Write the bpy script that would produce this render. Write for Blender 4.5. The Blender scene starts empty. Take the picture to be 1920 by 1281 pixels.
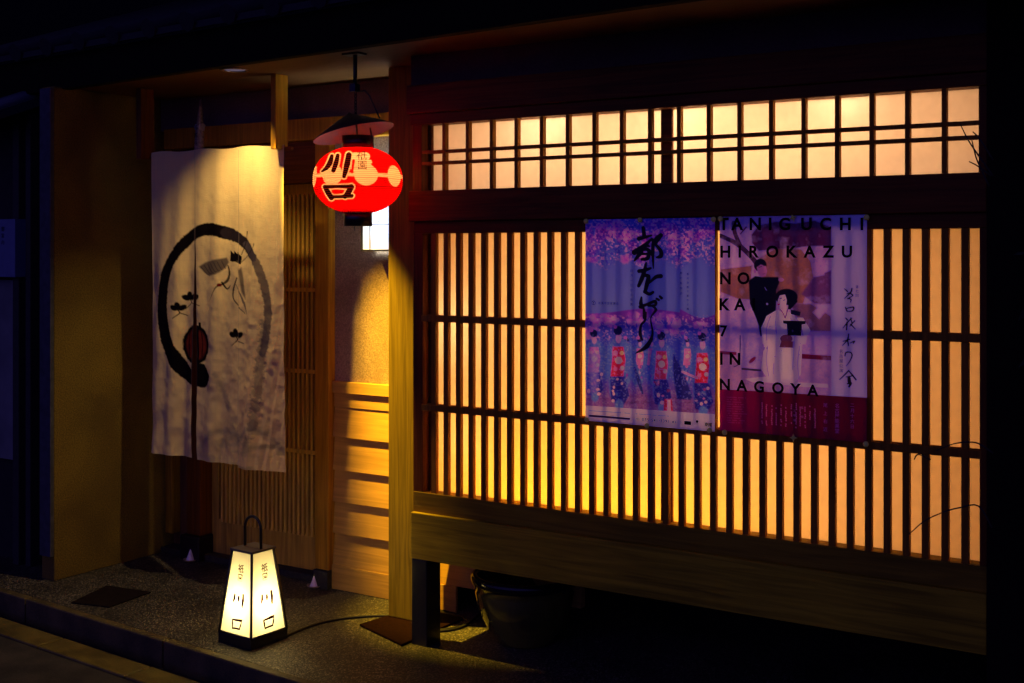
import bpy, bmesh, math, random
import numpy as np
from mathutils import Vector, Matrix, noise as mnoise
random.seed(7)
sc = bpy.context.scene
# ------------------------------------------------------------------ camera, world, exposure
F = 2274.0                       # focal length in photo pixels
AN = math.atan(1440 / 2274)      # the camera looks this far to the left of the facade's normal
SN, CS = math.sin(AN), math.cos(AN)
ZC = 1.6
cd = bpy.data.cameras.new('camera'); cam = bpy.data.objects.new('camera', cd); sc.collection.objects.link(cam)
cd.sensor_width = 36; cd.lens = F / 1920 * 36
cd.shift_y = -(640.5 - 471) / 1920
cd.clip_start = 0.05; cd.clip_end = 500
cam.location = (0, 0, ZC); cam.rotation_euler = (math.pi / 2, 0, AN)
sc.camera = cam
sc.view_settings.view_transform = 'Standard'; sc.view_settings.look = 'None'
sc.view_settings.exposure = 0; sc.view_settings.gamma = 1
w = bpy.data.worlds.new('World'); sc.world = w; w.use_nodes = True
nt = w.node_tree; bg = nt.nodes['Background']
tc = nt.nodes.new('ShaderNodeTexCoord'); sp = nt.nodes.new('ShaderNodeSeparateXYZ')
nt.links.new(tc.outputs['Generated'], sp.inputs[0])
cr = nt.nodes.new('ShaderNodeValToRGB')          # blue glow of the town over the street behind, black over the roof
mr = nt.nodes.new('ShaderNodeMapRange'); mr.inputs[1].default_value = -1; mr.inputs[2].default_value = -0.35
nt.links.new(sp.outputs['Y'], mr.inputs[0]); nt.links.new(mr.outputs[0], cr.inputs[0])
cr.color_ramp.elements[0].color = (0.185, 0.145, 0.98, 1)
cr.color_ramp.elements[1].color = (0.0004, 0.0004, 0.003, 1)
nt.links.new(cr.outputs[0], bg.inputs[0]); bg.inputs[1].default_value = 0.46

def pt(px, py, Y):               # photo pixel -> point on the vertical plane at depth Y
    u = (px - 960) / F; v = (py - 471) / F; t = Y / (CS + u * SN)
    return Vector((t * (-SN + u * CS), Y, ZC - v * t))
def PX(px, Y): return pt(px, 471, Y).x
def PZ(px, py, Y): return pt(px, py, Y).z
def gz(px, py, Z=0.0):
    u = (px - 960) / F; v = (py - 471) / F; t = (ZC - Z) / v
    return Vector((t * (-SN + u * CS), t * (CS + u * SN), Z))
def proj(P):                     # world (N,3) -> photo pixel, used to lay prints on their surfaces
    d = -P[:, 0] * SN + P[:, 1] * CS; r = P[:, 0] * CS + P[:, 1] * SN
    return 960 + F * r / d, 471 + F * (ZC - P[:, 2]) / d

# ------------------------------------------------------------------ helpers
col = sc.collection
def link(o, parent=None):
    col.objects.link(o)
    if parent is not None:
        o.parent = parent
        if parent.type == 'EMPTY': o.matrix_parent_inverse = Matrix.Translation(-parent.location)
    return o
def tag(o, label=None, cat=None, group=None, kind=None):
    if label: o['label'] = label
    if cat: o['category'] = cat
    if group: o['group'] = group
    if kind: o['kind'] = kind
    return o
def empty(name, loc, label, cat, group=None):
    o = bpy.data.objects.new(name, None); o.location = loc; o.empty_display_size = 0.1
    col.objects.link(o); return tag(o, label, cat, group)

class MB:
    def __init__(s): s.bm = bmesh.new(); s.smooth = False
    def box(s, x0, x1, y0, y1, z0, z1, mi=0):
        v = [s.bm.verts.new((x, y, z)) for z in (z0, z1) for y in (y0, y1) for x in (x0, x1)]
        for f in ((0, 2, 3, 1), (4, 5, 7, 6), (0, 1, 5, 4), (2, 6, 7, 3), (0, 4, 6, 2), (1, 3, 7, 5)):
            s.bm.faces.new([v[i] for i in f]).material_index = mi
        return s
    def poly(s, pts, mi=0):
        s.bm.faces.new([s.bm.verts.new(p) for p in pts]).material_index = mi; return s
    def prism(s, pts, z0, z1, mi=0):      # pts in xy
        a = [s.bm.verts.new((p[0], p[1], z0)) for p in pts]; b = [s.bm.verts.new((p[0], p[1], z1)) for p in pts]
        s.bm.faces.new(a[::-1]).material_index = mi; s.bm.faces.new(b).material_index = mi
        n = len(a)
        for i in range(n): s.bm.faces.new([a[i], a[(i + 1) % n], b[(i + 1) % n], b[i]]).material_index = mi
        return s
    def frustum(s, a, b, mi=0):           # two quads of 3d points
        A = [s.bm.verts.new(p) for p in a]; B = [s.bm.verts.new(p) for p in b]
        s.bm.faces.new(A[::-1]).material_index = mi; s.bm.faces.new(B).material_index = mi
        n = len(A)
        for i in range(n): s.bm.faces.new([A[i], A[(i + 1) % n], B[(i + 1) % n], B[i]]).material_index = mi
        return s
    def tube(s, path, r, n=8, mi=0):
        path = [Vector(p) for p in path]; rs = r if isinstance(r, (list, tuple)) else [r] * len(path)
        rings = []; ref = Vector((0.13, 0.2, 1)).normalized()
        for i, p in enumerate(path):
            d = (path[min(i + 1, len(path) - 1)] - path[max(i - 1, 0)]).normalized()
            if abs(d.dot(ref)) > 0.98: ref = Vector((1, 0.1, 0)).normalized()
            a = d.cross(ref).normalized(); b = d.cross(a).normalized()
            rings.append([s.bm.verts.new(p + (a * math.cos(2 * math.pi * k / n) + b * math.sin(2 * math.pi * k / n)) * rs[i]) for k in range(n)])
        for i in range(len(rings) - 1):
            for k in range(n):
                f = s.bm.faces.new([rings[i][k], rings[i][(k + 1) % n], rings[i + 1][(k + 1) % n], rings[i + 1][k]]); f.smooth = True; f.material_index = mi
        s.bm.faces.new(rings[0][::-1]).material_index = mi; s.bm.faces.new(rings[-1]).material_index = mi
        return s
    def lathe(s, prof, c, n=48, M=None, mi=0, smooth=True):
        rings = []
        for (r, z) in prof:
            ring = []
            for k in range(n):
                p = Vector((r * math.cos(2 * math.pi * k / n), r * math.sin(2 * math.pi * k / n), z))
                if M is not None: p = M @ p
                ring.append(s.bm.verts.new(p + Vector(c)))
            rings.append(ring)
        for i in range(len(rings) - 1):
            for k in range(n):
                f = s.bm.faces.new([rings[i][k], rings[i][(k + 1) % n], rings[i + 1][(k + 1) % n], rings[i + 1][k]]); f.smooth = smooth; f.material_index = mi
        return s
    def rot(s, c, ang):
        bmesh.ops.rotate(s.bm, cent=c, matrix=Matrix.Rotation(ang, 3, 'Z'), verts=s.bm.verts); return s
    def build(s, name, mat, parent=None, bevel=0, recalc=True):
        if recalc: bmesh.ops.recalc_face_normals(s.bm, faces=s.bm.faces)
        me = bpy.data.meshes.new(name); s.bm.to_mesh(me); s.bm.free()
        for m in (mat if isinstance(mat, (list, tuple)) else [mat]): me.materials.append(m)
        o = link(bpy.data.objects.new(name, me), parent)
        if bevel:
            b = o.modifiers.new('bevel', 'BEVEL'); b.width = bevel; b.segments = 2; b.limit_method = 'ANGLE'
        return o
def part(name, mat, parent, boxes, bevel=0.002):
    m = MB()
    for b in boxes: m.box(*b)
    return m.build(name, mat, parent, bevel)

# ------------------------------------------------------------------ materials
def new_mat(name):
    m = bpy.data.materials.new(name); m.use_nodes = True
    return m, m.node_tree, m.node_tree.nodes['Principled BSDF']
def N(t, typ, **kw):
    n = t.nodes.new(typ)
    for k, v in kw.items():
        if k.startswith('i_'): n.inputs[k[2:]].default_value = v
        else: setattr(n, k, v)
    return n
def plain(name, c, rough=0.6, metal=0.0, nz=0.0, nscale=40, bump=0.0, coat=0.0, spec=0.5):
    m, t, p = new_mat(name)
    p.inputs['Base Color'].default_value = (*c, 1); p.inputs['Roughness'].default_value = rough
    p.inputs['Metallic'].default_value = metal; p.inputs['Coat Weight'].default_value = coat
    p.inputs['Specular IOR Level'].default_value = spec
    if nz or bump:
        g = N(t, 'ShaderNodeTexCoord'); n = N(t, 'ShaderNodeTexNoise'); n.inputs['Scale'].default_value = nscale; n.inputs['Detail'].default_value = 6
        t.links.new(g.outputs['Object'], n.inputs['Vector'])
        if nz:
            r = N(t, 'ShaderNodeValToRGB'); r.color_ramp.elements[0].position = 0.3; r.color_ramp.elements[1].position = 0.7
            r.color_ramp.elements[0].color = (*[x * (1 - nz) for x in c], 1); r.color_ramp.elements[1].color = (*[min(1, x * (1 + nz)) for x in c], 1)
            t.links.new(n.outputs[0], r.inputs[0]); t.links.new(r.outputs[0], p.inputs['Base Color'])
            if nscale > 110:       # plaster: broad trowel marks and stains as well
                st = N(t, 'ShaderNodeTexNoise'); st.inputs['Scale'].default_value = 2.6; st.inputs['Detail'].default_value = 8; st.inputs['Distortion'].default_value = .6
                t.links.new(g.outputs['Object'], st.inputs['Vector']); r3 = N(t, 'ShaderNodeValToRGB'); r3.color_ramp.elements[0].position = 0.33; r3.color_ramp.elements[0].color = (0.6, 0.57, 0.53, 1); r3.color_ramp.elements[1].position = 0.66
                t.links.new(st.outputs[0], r3.inputs[0]); m3 = N(t, 'ShaderNodeMixRGB', blend_type='MULTIPLY'); m3.inputs[0].default_value = 1
                t.links.new(r.outputs[0], m3.inputs[1]); t.links.new(r3.outputs[0], m3.inputs[2]); t.links.new(m3.outputs[0], p.inputs['Base Color'])
        if bump:
            b = N(t, 'ShaderNodeBump'); b.inputs['Strength'].default_value = bump; b.inputs['Distance'].default_value = 0.004
            t.links.new(n.outputs[0], b.inputs['Height']); t.links.new(b.outputs[0], p.inputs['Normal'])
    return m
def wood(name, c, axis='Z', rough=0.5, k=0.35, fine=1.0):
    m, t, p = new_mat(name); p.inputs['Roughness'].default_value = rough
    p.inputs['Specular IOR Level'].default_value = 0.1
    g = N(t, 'ShaderNodeTexCoord'); mp = N(t, 'ShaderNodeMapping')
    s = {'X': (1.2, 28, 28), 'Y': (28, 1.2, 28), 'Z': (28, 28, 1.2)}[axis]
    mp.inputs['Scale'].default_value = [q * fine for q in s]
    t.links.new(g.outputs['Object'], mp.inputs[0])
    n = N(t, 'ShaderNodeTexNoise'); n.inputs['Scale'].default_value = 2.2; n.inputs['Detail'].default_value = 8; n.inputs['Distortion'].default_value = 0.9
    t.links.new(mp.outputs[0], n.inputs['Vector'])
    n2 = N(t, 'ShaderNodeTexNoise'); n2.inputs['Scale'].default_value = 2.5; t.links.new(g.outputs['Object'], n2.inputs['Vector'])
    mx = N(t, 'ShaderNodeMath', operation='MULTIPLY_ADD'); mx.inputs[1].default_value = 0.45
    t.links.new(n2.outputs[0], mx.inputs[0]); t.links.new(n.outputs[0], mx.inputs[2])
    r = N(t, 'ShaderNodeValToRGB'); e = r.color_ramp.elements
    e[0].position = 0.5; e[1].position = 0.92
    e[0].color = (*[x * (1 - k) for x in c], 1); e[1].color = (*[min(1, x * (1 + k)) for x in c], 1)
    t.links.new(mx.outputs[0], r.inputs[0]); t.links.new(r.outputs[0], p.inputs['Base Color'])
    b = N(t, 'ShaderNodeBump'); b.inputs['Strength'].default_value = 0.25; b.inputs['Distance'].default_value = 0.002
    t.links.new(n.outputs[0], b.inputs['Height']); t.links.new(b.outputs[0], p.inputs['Normal'])
    return m
def thin(name, c, trans=0.5, attr=None, tint=None, weave=0, rough=1.0, tcol=None, gloss=0.0, weave_dist=0.0006):
    """thin sheet (paper, cloth): diffuse on the front plus light through from the back"""
    m = bpy.data.materials.new(name); m.use_nodes = True; t = m.node_tree; t.nodes.clear()
    out = N(t, 'ShaderNodeOutputMaterial'); d = N(t, 'ShaderNodeBsdfDiffuse'); tr = N(t, 'ShaderNodeBsdfTranslucent'); mx = N(t, 'ShaderNodeMixShader')
    mx.inputs[0].default_value = trans
    if tint: mx = N(t, 'ShaderNodeAddShader')      # coated poster paper: prints both reflect and glow through
    t.links.new(d.outputs[0], mx.inputs[0 if tint else 1]); t.links.new(tr.outputs[0], mx.inputs[1 if tint else 2])
    d.inputs[0].default_value = (*c, 1); tr.inputs[0].default_value = (*(tcol or c), 1)
    g = N(t, 'ShaderNodeTexCoord')
    if attr:
        a = N(t, 'ShaderNodeVertexColor', layer_name=attr); t.links.new(a.outputs[0], d.inputs[0]); t.links.new(a.outputs[0], tr.inputs[0])
        if tint:
            mt = N(t, 'ShaderNodeMixRGB', blend_type='MULTIPLY'); mt.inputs[0].default_value = 1; mt.inputs[2].default_value = (*tint, 1)
            t.links.new(a.outputs[0], mt.inputs[1]); t.links.new(mt.outputs[0], tr.inputs[0])
    elif True:
        n = N(t, 'ShaderNodeTexNoise'); n.inputs['Scale'].default_value = 35; n.inputs['Detail'].default_value = 8
        t.links.new(g.outputs['Object'], n.inputs['Vector'])
        r = N(t, 'ShaderNodeValToRGB'); r.color_ramp.elements[0].position = 0.25; r.color_ramp.elements[1].position = 0.75
        cc = tcol or c
        r.color_ramp.elements[0].color = (*[x * 0.9 for x in cc], 1); r.color_ramp.elements[1].color = (*cc, 1)
        t.links.new(n.outputs[0], r.inputs[0]); t.links.new(r.outputs[0], tr.inputs[0])
    if weave:
        w1 = N(t, 'ShaderNodeTexNoise'); w1.inputs['Scale'].default_value = weave; w1.inputs['Detail'].default_value = 3
        mp = N(t, 'ShaderNodeMapping'); mp.inputs['Scale'].default_value = (1, 1, 0.12); t.links.new(g.outputs['Object'], mp.inputs[0]); t.links.new(mp.outputs[0], w1.inputs['Vector'])
        w2 = N(t, 'ShaderNodeTexNoise'); w2.inputs['Scale'].default_value = weave; mp2 = N(t, 'ShaderNodeMapping'); mp2.inputs['Scale'].default_value = (0.12, 1, 1)
        t.links.new(g.outputs['Object'], mp2.inputs[0]); t.links.new(mp2.outputs[0], w2.inputs['Vector'])
        ad = N(t, 'ShaderNodeMath', operation='ADD'); t.links.new(w1.outputs[0], ad.inputs[0]); t.links.new(w2.outputs[0], ad.inputs[1])
        b = N(t, 'ShaderNodeBump'); b.inputs['Strength'].default_value = 0.6; b.inputs['Distance'].default_value = weave_dist
        t.links.new(ad.outputs[0], b.inputs['Height']); t.links.new(b.outputs[0], d.inputs['Normal'])
    last = mx
    if gloss:
        gl = N(t, 'ShaderNodeBsdfGlossy'); gl.inputs['Roughness'].default_value = 0.35; m2 = N(t, 'ShaderNodeMixShader'); m2.inputs[0].default_value = gloss
        t.links.new(mx.outputs[0], m2.inputs[1]); t.links.new(gl.outputs[0], m2.inputs[2]); last = m2
    t.links.new(last.outputs[0], out.inputs[0])
    return m
def emit(name, c, s):
    m = bpy.data.materials.new(name); m.use_nodes = True; t = m.node_tree; t.nodes.clear()
    o = N(t, 'ShaderNodeOutputMaterial'); e = N(t, 'ShaderNodeEmission'); e.inputs[0].default_value = (*c, 1); e.inputs[1].default_value = s
    t.links.new(e.outputs[0], o.inputs[0]); return m

HONEY = (0.40, 0.19, 0.012)
M_post = wood('cypress_vertical', HONEY, 'Z'); M_beam = wood('cypress_horizontal', (0.36, 0.25, 0.010), 'X', k=0.4)
M_board = wood('cypress_boards', (0.52, 0.29, 0.05), 'X', k=0.22, fine=0.8)
M_red = wood('bengara_stained_wood', (0.13, 0.035, 0.005), 'X'); M_redv = wood('bengara_stained_wood_vertical', (0.13, 0.035, 0.005), 'Z')
M_lat = wood('lattice_wood', (0.27, 0.115, 0.010), 'Z', rough=0.6)
M_door = wood('door_wood', (0.44, 0.24, 0.03), 'Z', rough=0.6)
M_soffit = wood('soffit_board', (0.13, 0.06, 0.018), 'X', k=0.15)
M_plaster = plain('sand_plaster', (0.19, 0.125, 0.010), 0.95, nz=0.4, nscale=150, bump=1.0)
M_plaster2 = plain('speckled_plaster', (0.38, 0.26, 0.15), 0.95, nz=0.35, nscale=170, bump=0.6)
M_black = plain('black_lacquer', (0.008, 0.007, 0.009), 0.3)
M_blackmetal = plain('black_metal', (0.012, 0.012, 0.015), 0.4, metal=0.3)
M_dark = plain('dark_stone', (0.03, 0.024, 0.010), 0.8, nz=0.4, nscale=60, bump=0.4)
M_slab = plain('dark_reddish', (0.012, 0.004, 0.003), 0.9, nz=0.3, nscale=70, bump=0.3, spec=0.03)
M_tile = plain('roof_tile', (0.008, 0.008, 0.008), 0.7, nz=0.3, nscale=30)
M_paper = thin('washi_window_paper', (0.55, 0.45, 0.32), 0.62, tcol=(0.92, 0.84, 0.72))
M_white = plain('white_salt', (0.85, 0.8, 0.78), 0.9, bump=0.4, nscale=300)
M_ink = plain('ink', (0.004, 0.004, 0.006), 0.9, spec=0.1)
M_ink_brown = plain('brown_ink', (0.06, 0.012, 0.008), 0.9, spec=0.1)

# ground
def ground_mat():
    m, t, p = new_mat('washed_pebble_paving'); p.inputs['Roughness'].default_value = 0.55
    g = N(t, 'ShaderNodeTexCoord'); v = N(t, 'ShaderNodeTexVoronoi'); v.inputs['Scale'].default_value = 150
    t.links.new(g.outputs['Object'], v.inputs['Vector'])
    r = N(t, 'ShaderNodeValToRGB'); e = r.color_ramp.elements; e[0].color = (0.035, 0.031, 0.02, 1); e[0].position = 0.1; e[1].color = (0.36, 0.31, 0.19, 1); e[1].position = 0.95
    x = e.new(0.6); x.color = (0.10, 0.088, 0.055, 1)
    sp = N(t, 'ShaderNodeSeparateColor'); t.links.new(v.outputs['Color'], sp.inputs[0]); t.links.new(sp.outputs[0], r.inputs[0])
    mu = N(t, 'ShaderNodeMixRGB', blend_type='MULTIPLY'); mu.inputs[0].default_value = 1
    r2 = N(t, 'ShaderNodeValToRGB'); r2.color_ramp.elements[0].position = 0.25; r2.color_ramp.elements[0].color = (1, 1, 1, 1); r2.color_ramp.elements[1].position = 0.6; r2.color_ramp.elements[1].color = (0.3, 0.3, 0.3, 1)
    t.links.new(v.outputs['Distance'], r2.inputs[0]); t.links.new(r.outputs[0], mu.inputs[1]); t.links.new(r2.outputs[0], mu.inputs[2])
    st = N(t, 'ShaderNodeTexNoise'); st.inputs['Scale'].default_value = 3.2; st.inputs['Detail'].default_value = 7; t.links.new(g.outputs['Object'], st.inputs['Vector'])
    r3 = N(t, 'ShaderNodeValToRGB'); r3.color_ramp.elements[0].position = 0.35; r3.color_ramp.elements[0].color = (0.45, 0.43, 0.42, 1); r3.color_ramp.elements[1].position = 0.62; r3.color_ramp.elements[1].color = (1.1, 1.1, 1.1, 1)
    t.links.new(st.outputs[0], r3.inputs[0]); m3 = N(t, 'ShaderNodeMixRGB', blend_type='MULTIPLY'); m3.inputs[0].default_value = 1
    t.links.new(mu.outputs[0], m3.inputs[1]); t.links.new(r3.outputs[0], m3.inputs[2]); t.links.new(m3.outputs[0], p.inputs['Base Color'])
    b = N(t, 'ShaderNodeBump'); b.invert = True; b.inputs['Strength'].default_value = 0.9; b.inputs['Distance'].default_value = 0.004
    t.links.new(v.outputs['Distance'], b.inputs['Height']); t.links.new(b.outputs[0], p.inputs['Normal'])
    return m
def concrete(name, c, rough=0.7):
    m, t, p = new_mat(name); p.inputs['Roughness'].default_value = rough
    g = N(t, 'ShaderNodeTexCoord'); a = N(t, 'ShaderNodeTexNoise'); a.inputs['Scale'].default_value = 6; a.inputs['Detail'].default_value = 10
    b_ = N(t, 'ShaderNodeTexNoise'); b_.inputs['Scale'].default_value = 160; b_.inputs['Detail'].default_value = 4
    t.links.new(g.outputs['Object'], a.inputs['Vector']); t.links.new(g.outputs['Object'], b_.inputs['Vector'])
    ad = N(t, 'ShaderNodeMath', operation='MULTIPLY_ADD'); ad.inputs[1].default_value = 0.5; t.links.new(b_.outputs[0], ad.inputs[0]); t.links.new(a.outputs[0], ad.inputs[2])
    r = N(t, 'ShaderNodeValToRGB'); r.color_ramp.elements[0].position = 0.55; r.color_ramp.elements[1].position = 0.9
    r.color_ramp.elements[0].color = (*[x * .35 for x in c], 1); r.color_ramp.elements[1].color = (*[min(1, x * 1.3) for x in c], 1)
    t.links.new(ad.outputs[0], r.inputs[0]); t.links.new(r.outputs[0], p.inputs['Base Color'])
    bu = N(t, 'ShaderNodeBump'); bu.inputs['Strength'].default_value = 0.6; bu.inputs['Distance'].default_value = 0.004; t.links.new(ad.outputs[0], bu.inputs['Height']); t.links.new(bu.outputs[0], p.inputs['Normal'])
    return m
M_pave = ground_mat(); M_kerb = concrete('kerb_stone', (0.10, 0.073, 0.02)); M_gutter = concrete('gutter_stone', (0.16, 0.12, 0.02), 0.45)
M_road = concrete('asphalt', (0.04, 0.034, 0.022), 0.8)

# ------------------------------------------------------------------ canvas for prints (colours per vertex, computed by code)
def lin(c):
    c = np.array(c, float) / 255.0
    return np.where(c <= 0.04045, c / 12.92, ((c + 0.055) / 1.055) ** 2.4)
class Canvas:
    def __init__(s, x, y, base): s.x = x; s.y = y; s.c = np.tile(np.array(lin(base)), (len(x), 1))
    def hash(s, i, j, k): 
        h = np.sin(i * 127.1 + j * 311.7 + k * 74.7) * 43758.5453; return h - np.floor(h)
    def noise(s, sx, sy=None, k=0, oct=3):
        sy = sy or sx; tot = 0; amp = 1; nrm = 0
        for o in range(oct):
            X = s.x / sx * 2 ** o; Y = s.y / sy * 2 ** o; i = np.floor(X); j = np.floor(Y); f = X - i; g = Y - j
            f = f * f * (3 - 2 * f); g = g * g * (3 - 2 * g)
            tot = tot + amp * ((s.hash(i, j, k) * (1 - f) + s.hash(i + 1, j, k) * f) * (1 - g) + (s.hash(i, j + 1, k) * (1 - f) + s.hash(i + 1, j + 1, k) * f) * g)
            nrm += amp; amp *= 0.55; k += 7
        return tot / nrm
    def put(s, a, c):
        a = np.clip(a, 0, 1)[:, None]; c = lin(c) if not isinstance(c, np.ndarray) or c.ndim == 1 else c
        s.c = s.c * (1 - a) + c * a
    def ell(s, cx, cy, rx, ry, c, rot=0, soft=1.0, op=1.0, rough=0):
        dx = s.x - cx; dy = s.y - cy; a = math.radians(rot); u = dx * math.cos(a) + dy * math.sin(a); v = -dx * math.sin(a) + dy * math.cos(a)
        d = (1 - np.sqrt((u / rx) ** 2 + (v / ry) ** 2)) * min(rx, ry)
        if rough: d = d + (s.noise(5, k=3) - 0.5) * rough
        s.put(np.clip(d / soft + 0.5, 0, 1) * op, c)
    def poly(s, P, c, soft=0.8, op=1.0):
        ins = np.zeros(len(s.x), bool); dist = np.full(len(s.x), 1e9); n = len(P)
        for i in range(n):
            x1, y1 = P[i]; x2, y2 = P[(i + 1) % n]
            cnd = ((y1 > s.y) != (y2 > s.y))
            with np.errstate(divide='ignore', invalid='ignore'):
                xi = (x2 - x1) * (s.y - y1) / ((y2 - y1) if y2 != y1 else 1e-9) + x1
            ins ^= cnd & (s.x < xi)
            dist = np.minimum(dist, s._seg(x1, y1, x2, y2)[0])
        sd = np.where(ins, dist, -dist); s.put(np.clip(sd / soft + 0.5, 0, 1) * op, c)
    def _seg(s, x1, y1, x2, y2):
        dx = x2 - x1; dy = y2 - y1; L = dx * dx + dy * dy + 1e-9
        t = np.clip(((s.x - x1) * dx + (s.y - y1) * dy) / L, 0, 1)
        return np.hypot(s.x - x1 - t * dx, s.y - y1 - t * dy), t
    def stroke(s, P, W, c, soft=0.8, op=1.0, rough=0, smooth=True):
        if not isinstance(W, (list, tuple)): W = [W] * len(P)
        if smooth and len(P) > 2:            # Catmull-Rom
            Q = []; V = []
            for i in range(len(P) - 1):
                p0 = P[max(i - 1, 0)]; p1 = P[i]; p2 = P[i + 1]; p3 = P[min(i + 2, len(P) - 1)]
                for k in range(4):
                    t = k / 4
                    Q.append(tuple(0.5 * (2 * p1[a] + (-p0[a] + p2[a]) * t + (2 * p0[a] - 5 * p1[a] + 4 * p2[a] - p3[a]) * t * t + (-p0[a] + 3 * p1[a] - 3 * p2[a] + p3[a]) * t ** 3) for a in (0, 1)))
                    V.append(W[i] * (1 - t) + W[i + 1] * t)
            Q.append(P[-1]); V.append(W[-1]); P, W = Q, V
        best = np.full(len(s.x), -1e9)
        for i in range(len(P) - 1):
            d, t = s._seg(*P[i], *P[i + 1]); best = np.maximum(best, (W[i] * (1 - t) + W[i + 1] * t) / 2 - d)
        if rough: best = best + (s.noise(4, k=5) - 0.5) * rough
        s.put(np.clip(best / soft + 0.5, 0, 1) * op, c)
def grid_mesh(name, Pn, nu, nv, cols, mat, parent, thick=0, mask=None, smooth=True):
    """(nv*nu,3) grid of points with a colour per point"""
    me = bpy.data.meshes.new(name); P = Pn.reshape(-1, 3)
    idx = np.arange(nu * nv).reshape(nv, nu)
    q = np.stack([idx[:-1, :-1], idx[1:, :-1], idx[1:, 1:], idx[:-1, 1:]], -1).reshape(-1, 4)
    if mask is not None: q = q[mask.reshape(-1)]
    me.vertices.add(len(P)); me.vertices.foreach_set('co', P.astype(np.float32).ravel())
    me.loops.add(len(q) * 4); me.loops.foreach_set('vertex_index', q.ravel().astype(np.int32))
    me.polygons.add(len(q)); me.polygons.foreach_set('loop_start', (np.arange(len(q)) * 4).astype(np.int32))
    me.update(calc_edges=True); me.validate()
    a = me.color_attributes.new('print', 'FLOAT_COLOR', 'POINT')
    a.data.foreach_set('color', np.hstack([cols, np.ones((len(cols), 1))]).astype(np.float32).ravel())
    me.polygons.foreach_set('use_smooth', np.full(len(me.polygons), smooth))
    me.materials.append(mat)
    return link(bpy.data.objects.new(name, me), parent)
def glyph_mesh(ch, bold=0.0):
    """one character as (verts 2d normalised to its box height, faces)"""
    cu = bpy.data.curves.new('glyph', 'FONT'); cu.body = ch; cu.size = 1; cu.offset = bold; cu.resolution_u = 4
    o = bpy.data.objects.new('glyph', cu); col.objects.link(o); bpy.context.view_layer.update()
    dg = bpy.context.evaluated_depsgraph_get(); me = bpy.data.meshes.new_from_object(o.evaluated_get(dg))
    V = np.array([v.co[:2] for v in me.vertices]) if len(me.vertices) else np.zeros((0, 2)); Fc = [list(p.vertices) for p in me.polygons]
    bpy.data.objects.remove(o); bpy.data.curves.remove(cu); bpy.data.meshes.remove(me)
    return V, Fc
_gc = {}
def glyph(m, ch, cx, cy, h, fn, bold=0.0, wfac=1.0, mi=0, full=False):
    """add a character to MB m: centre cx,cy and height h in local units, fn(u,v)->3d point (v up)"""
    key = (ch, bold, full)
    if key not in _gc: _gc[key] = glyph_mesh(ch, bold)
    V, Fc = _gc[key]
    if not len(V): return
    mn = V.min(0); mxx = V.max(0); c = (mn + mxx) / 2; s = h / (0.88 if full else max(mxx[1] - mn[1], 0.01))
    vs = [m.bm.verts.new(fn(cx + (p[0] - c[0]) * s * wfac, cy + (p[1] - c[1]) * s)) for p in V]
    for f in Fc:
        try: m.bm.faces.new([vs[i] for i in f]).material_index = mi
        except ValueError: pass
def flat_stroke(m, P, W, fn, mi=0):
    """brush stroke as a flat ribbon through 2d points"""
    n = len(P); L = []; R = []
    for i in range(n):
        a = Vector(P[max(i - 1, 0)]); b = Vector(P[min(i + 1, n - 1)]); d = (b - a).normalized(); nn = Vector((-d.y, d.x)) * W[i] / 2; p = Vector(P[i])
        L.append(m.bm.verts.new(fn(*(p + nn)))); R.append(m.bm.verts.new(fn(*(p - nn))))
    for i in range(n - 1): m.bm.faces.new([L[i], L[i + 1], R[i + 1], R[i]]).material_index = mi
def light(name, loc, power, c, size=0.02, parent=None, typ='POINT', **kw):
    l = bpy.data.lights.new(name, typ); l.energy = power; l.color = c
    if typ in ('POINT', 'SPOT'): l.shadow_soft_size = size
    for k, v in kw.items(): setattr(l, k, v)
    o = bpy.data.objects.new(name, l); o.location = loc; link(o, parent); return o

# ------------------------------------------------------------------ setting
def slope_line(x, off=0.0): return 3.503 - 0.0765 * (x + 4.788) + off     # the street edge runs a few degrees off the facade
def strip(name, off0, off1, z0, z1, mat, joints=None):
    m = MB(); xs = [-9, 3]
    if joints: xs = joints
    for a, b in zip(xs[:-1], xs[1:]):
        g = 0.004 if joints else 0
        m.prism([(a + g, slope_line(a, off0)), (b - g, slope_line(b, off0)), (b - g, slope_line(b, off1)), (a + g, slope_line(a, off1))], z0, z1)
    return tag(m.build(name, mat, None, 0.006 if joints else 0), kind='structure')
m = MB(); m.prism([(-9, slope_line(-9, .048)), (3, slope_line(3, .048)), (3, 9), (-9, 9)], -0.2, 0.0)
tag(m.build('pavement', M_pave), kind='structure')
strip('kerb', 0.0, 0.045, -0.2, 0.003, M_kerb, [-9 + 1.0 * i + .13 for i in range(13)])
strip('gutter', -0.21, -0.075, -0.25, -0.075, M_gutter, [-9.25 + 0.6 * i for i in range(21)])
strip('gutter_channel', -0.076, 0.001, -0.3, -0.11, M_road)
m = MB(); m.box(-60, 60, -60, 60, -0.32, -0.3); tag(m.build('terrain', M_road), kind='structure')
m = MB(); m.prism([(-9, -6), (3, -6), (3, slope_line(3, -.212)), (-9, slope_line(-9, -.212))], -0.25, -0.085)
tag(m.build('road', M_road), kind='structure')

# ------------------------------------------------------------------ the townhouse
YB = 3.95; YW = 4.42; YP = 4.17; ZS = 2.40
XL, XR = -2.99, -0.7656
house = empty('wooden_townhouse', (-2.9, YW, 0), 'traditional wooden townhouse with glowing lattice window and recessed entrance', 'building')
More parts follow.
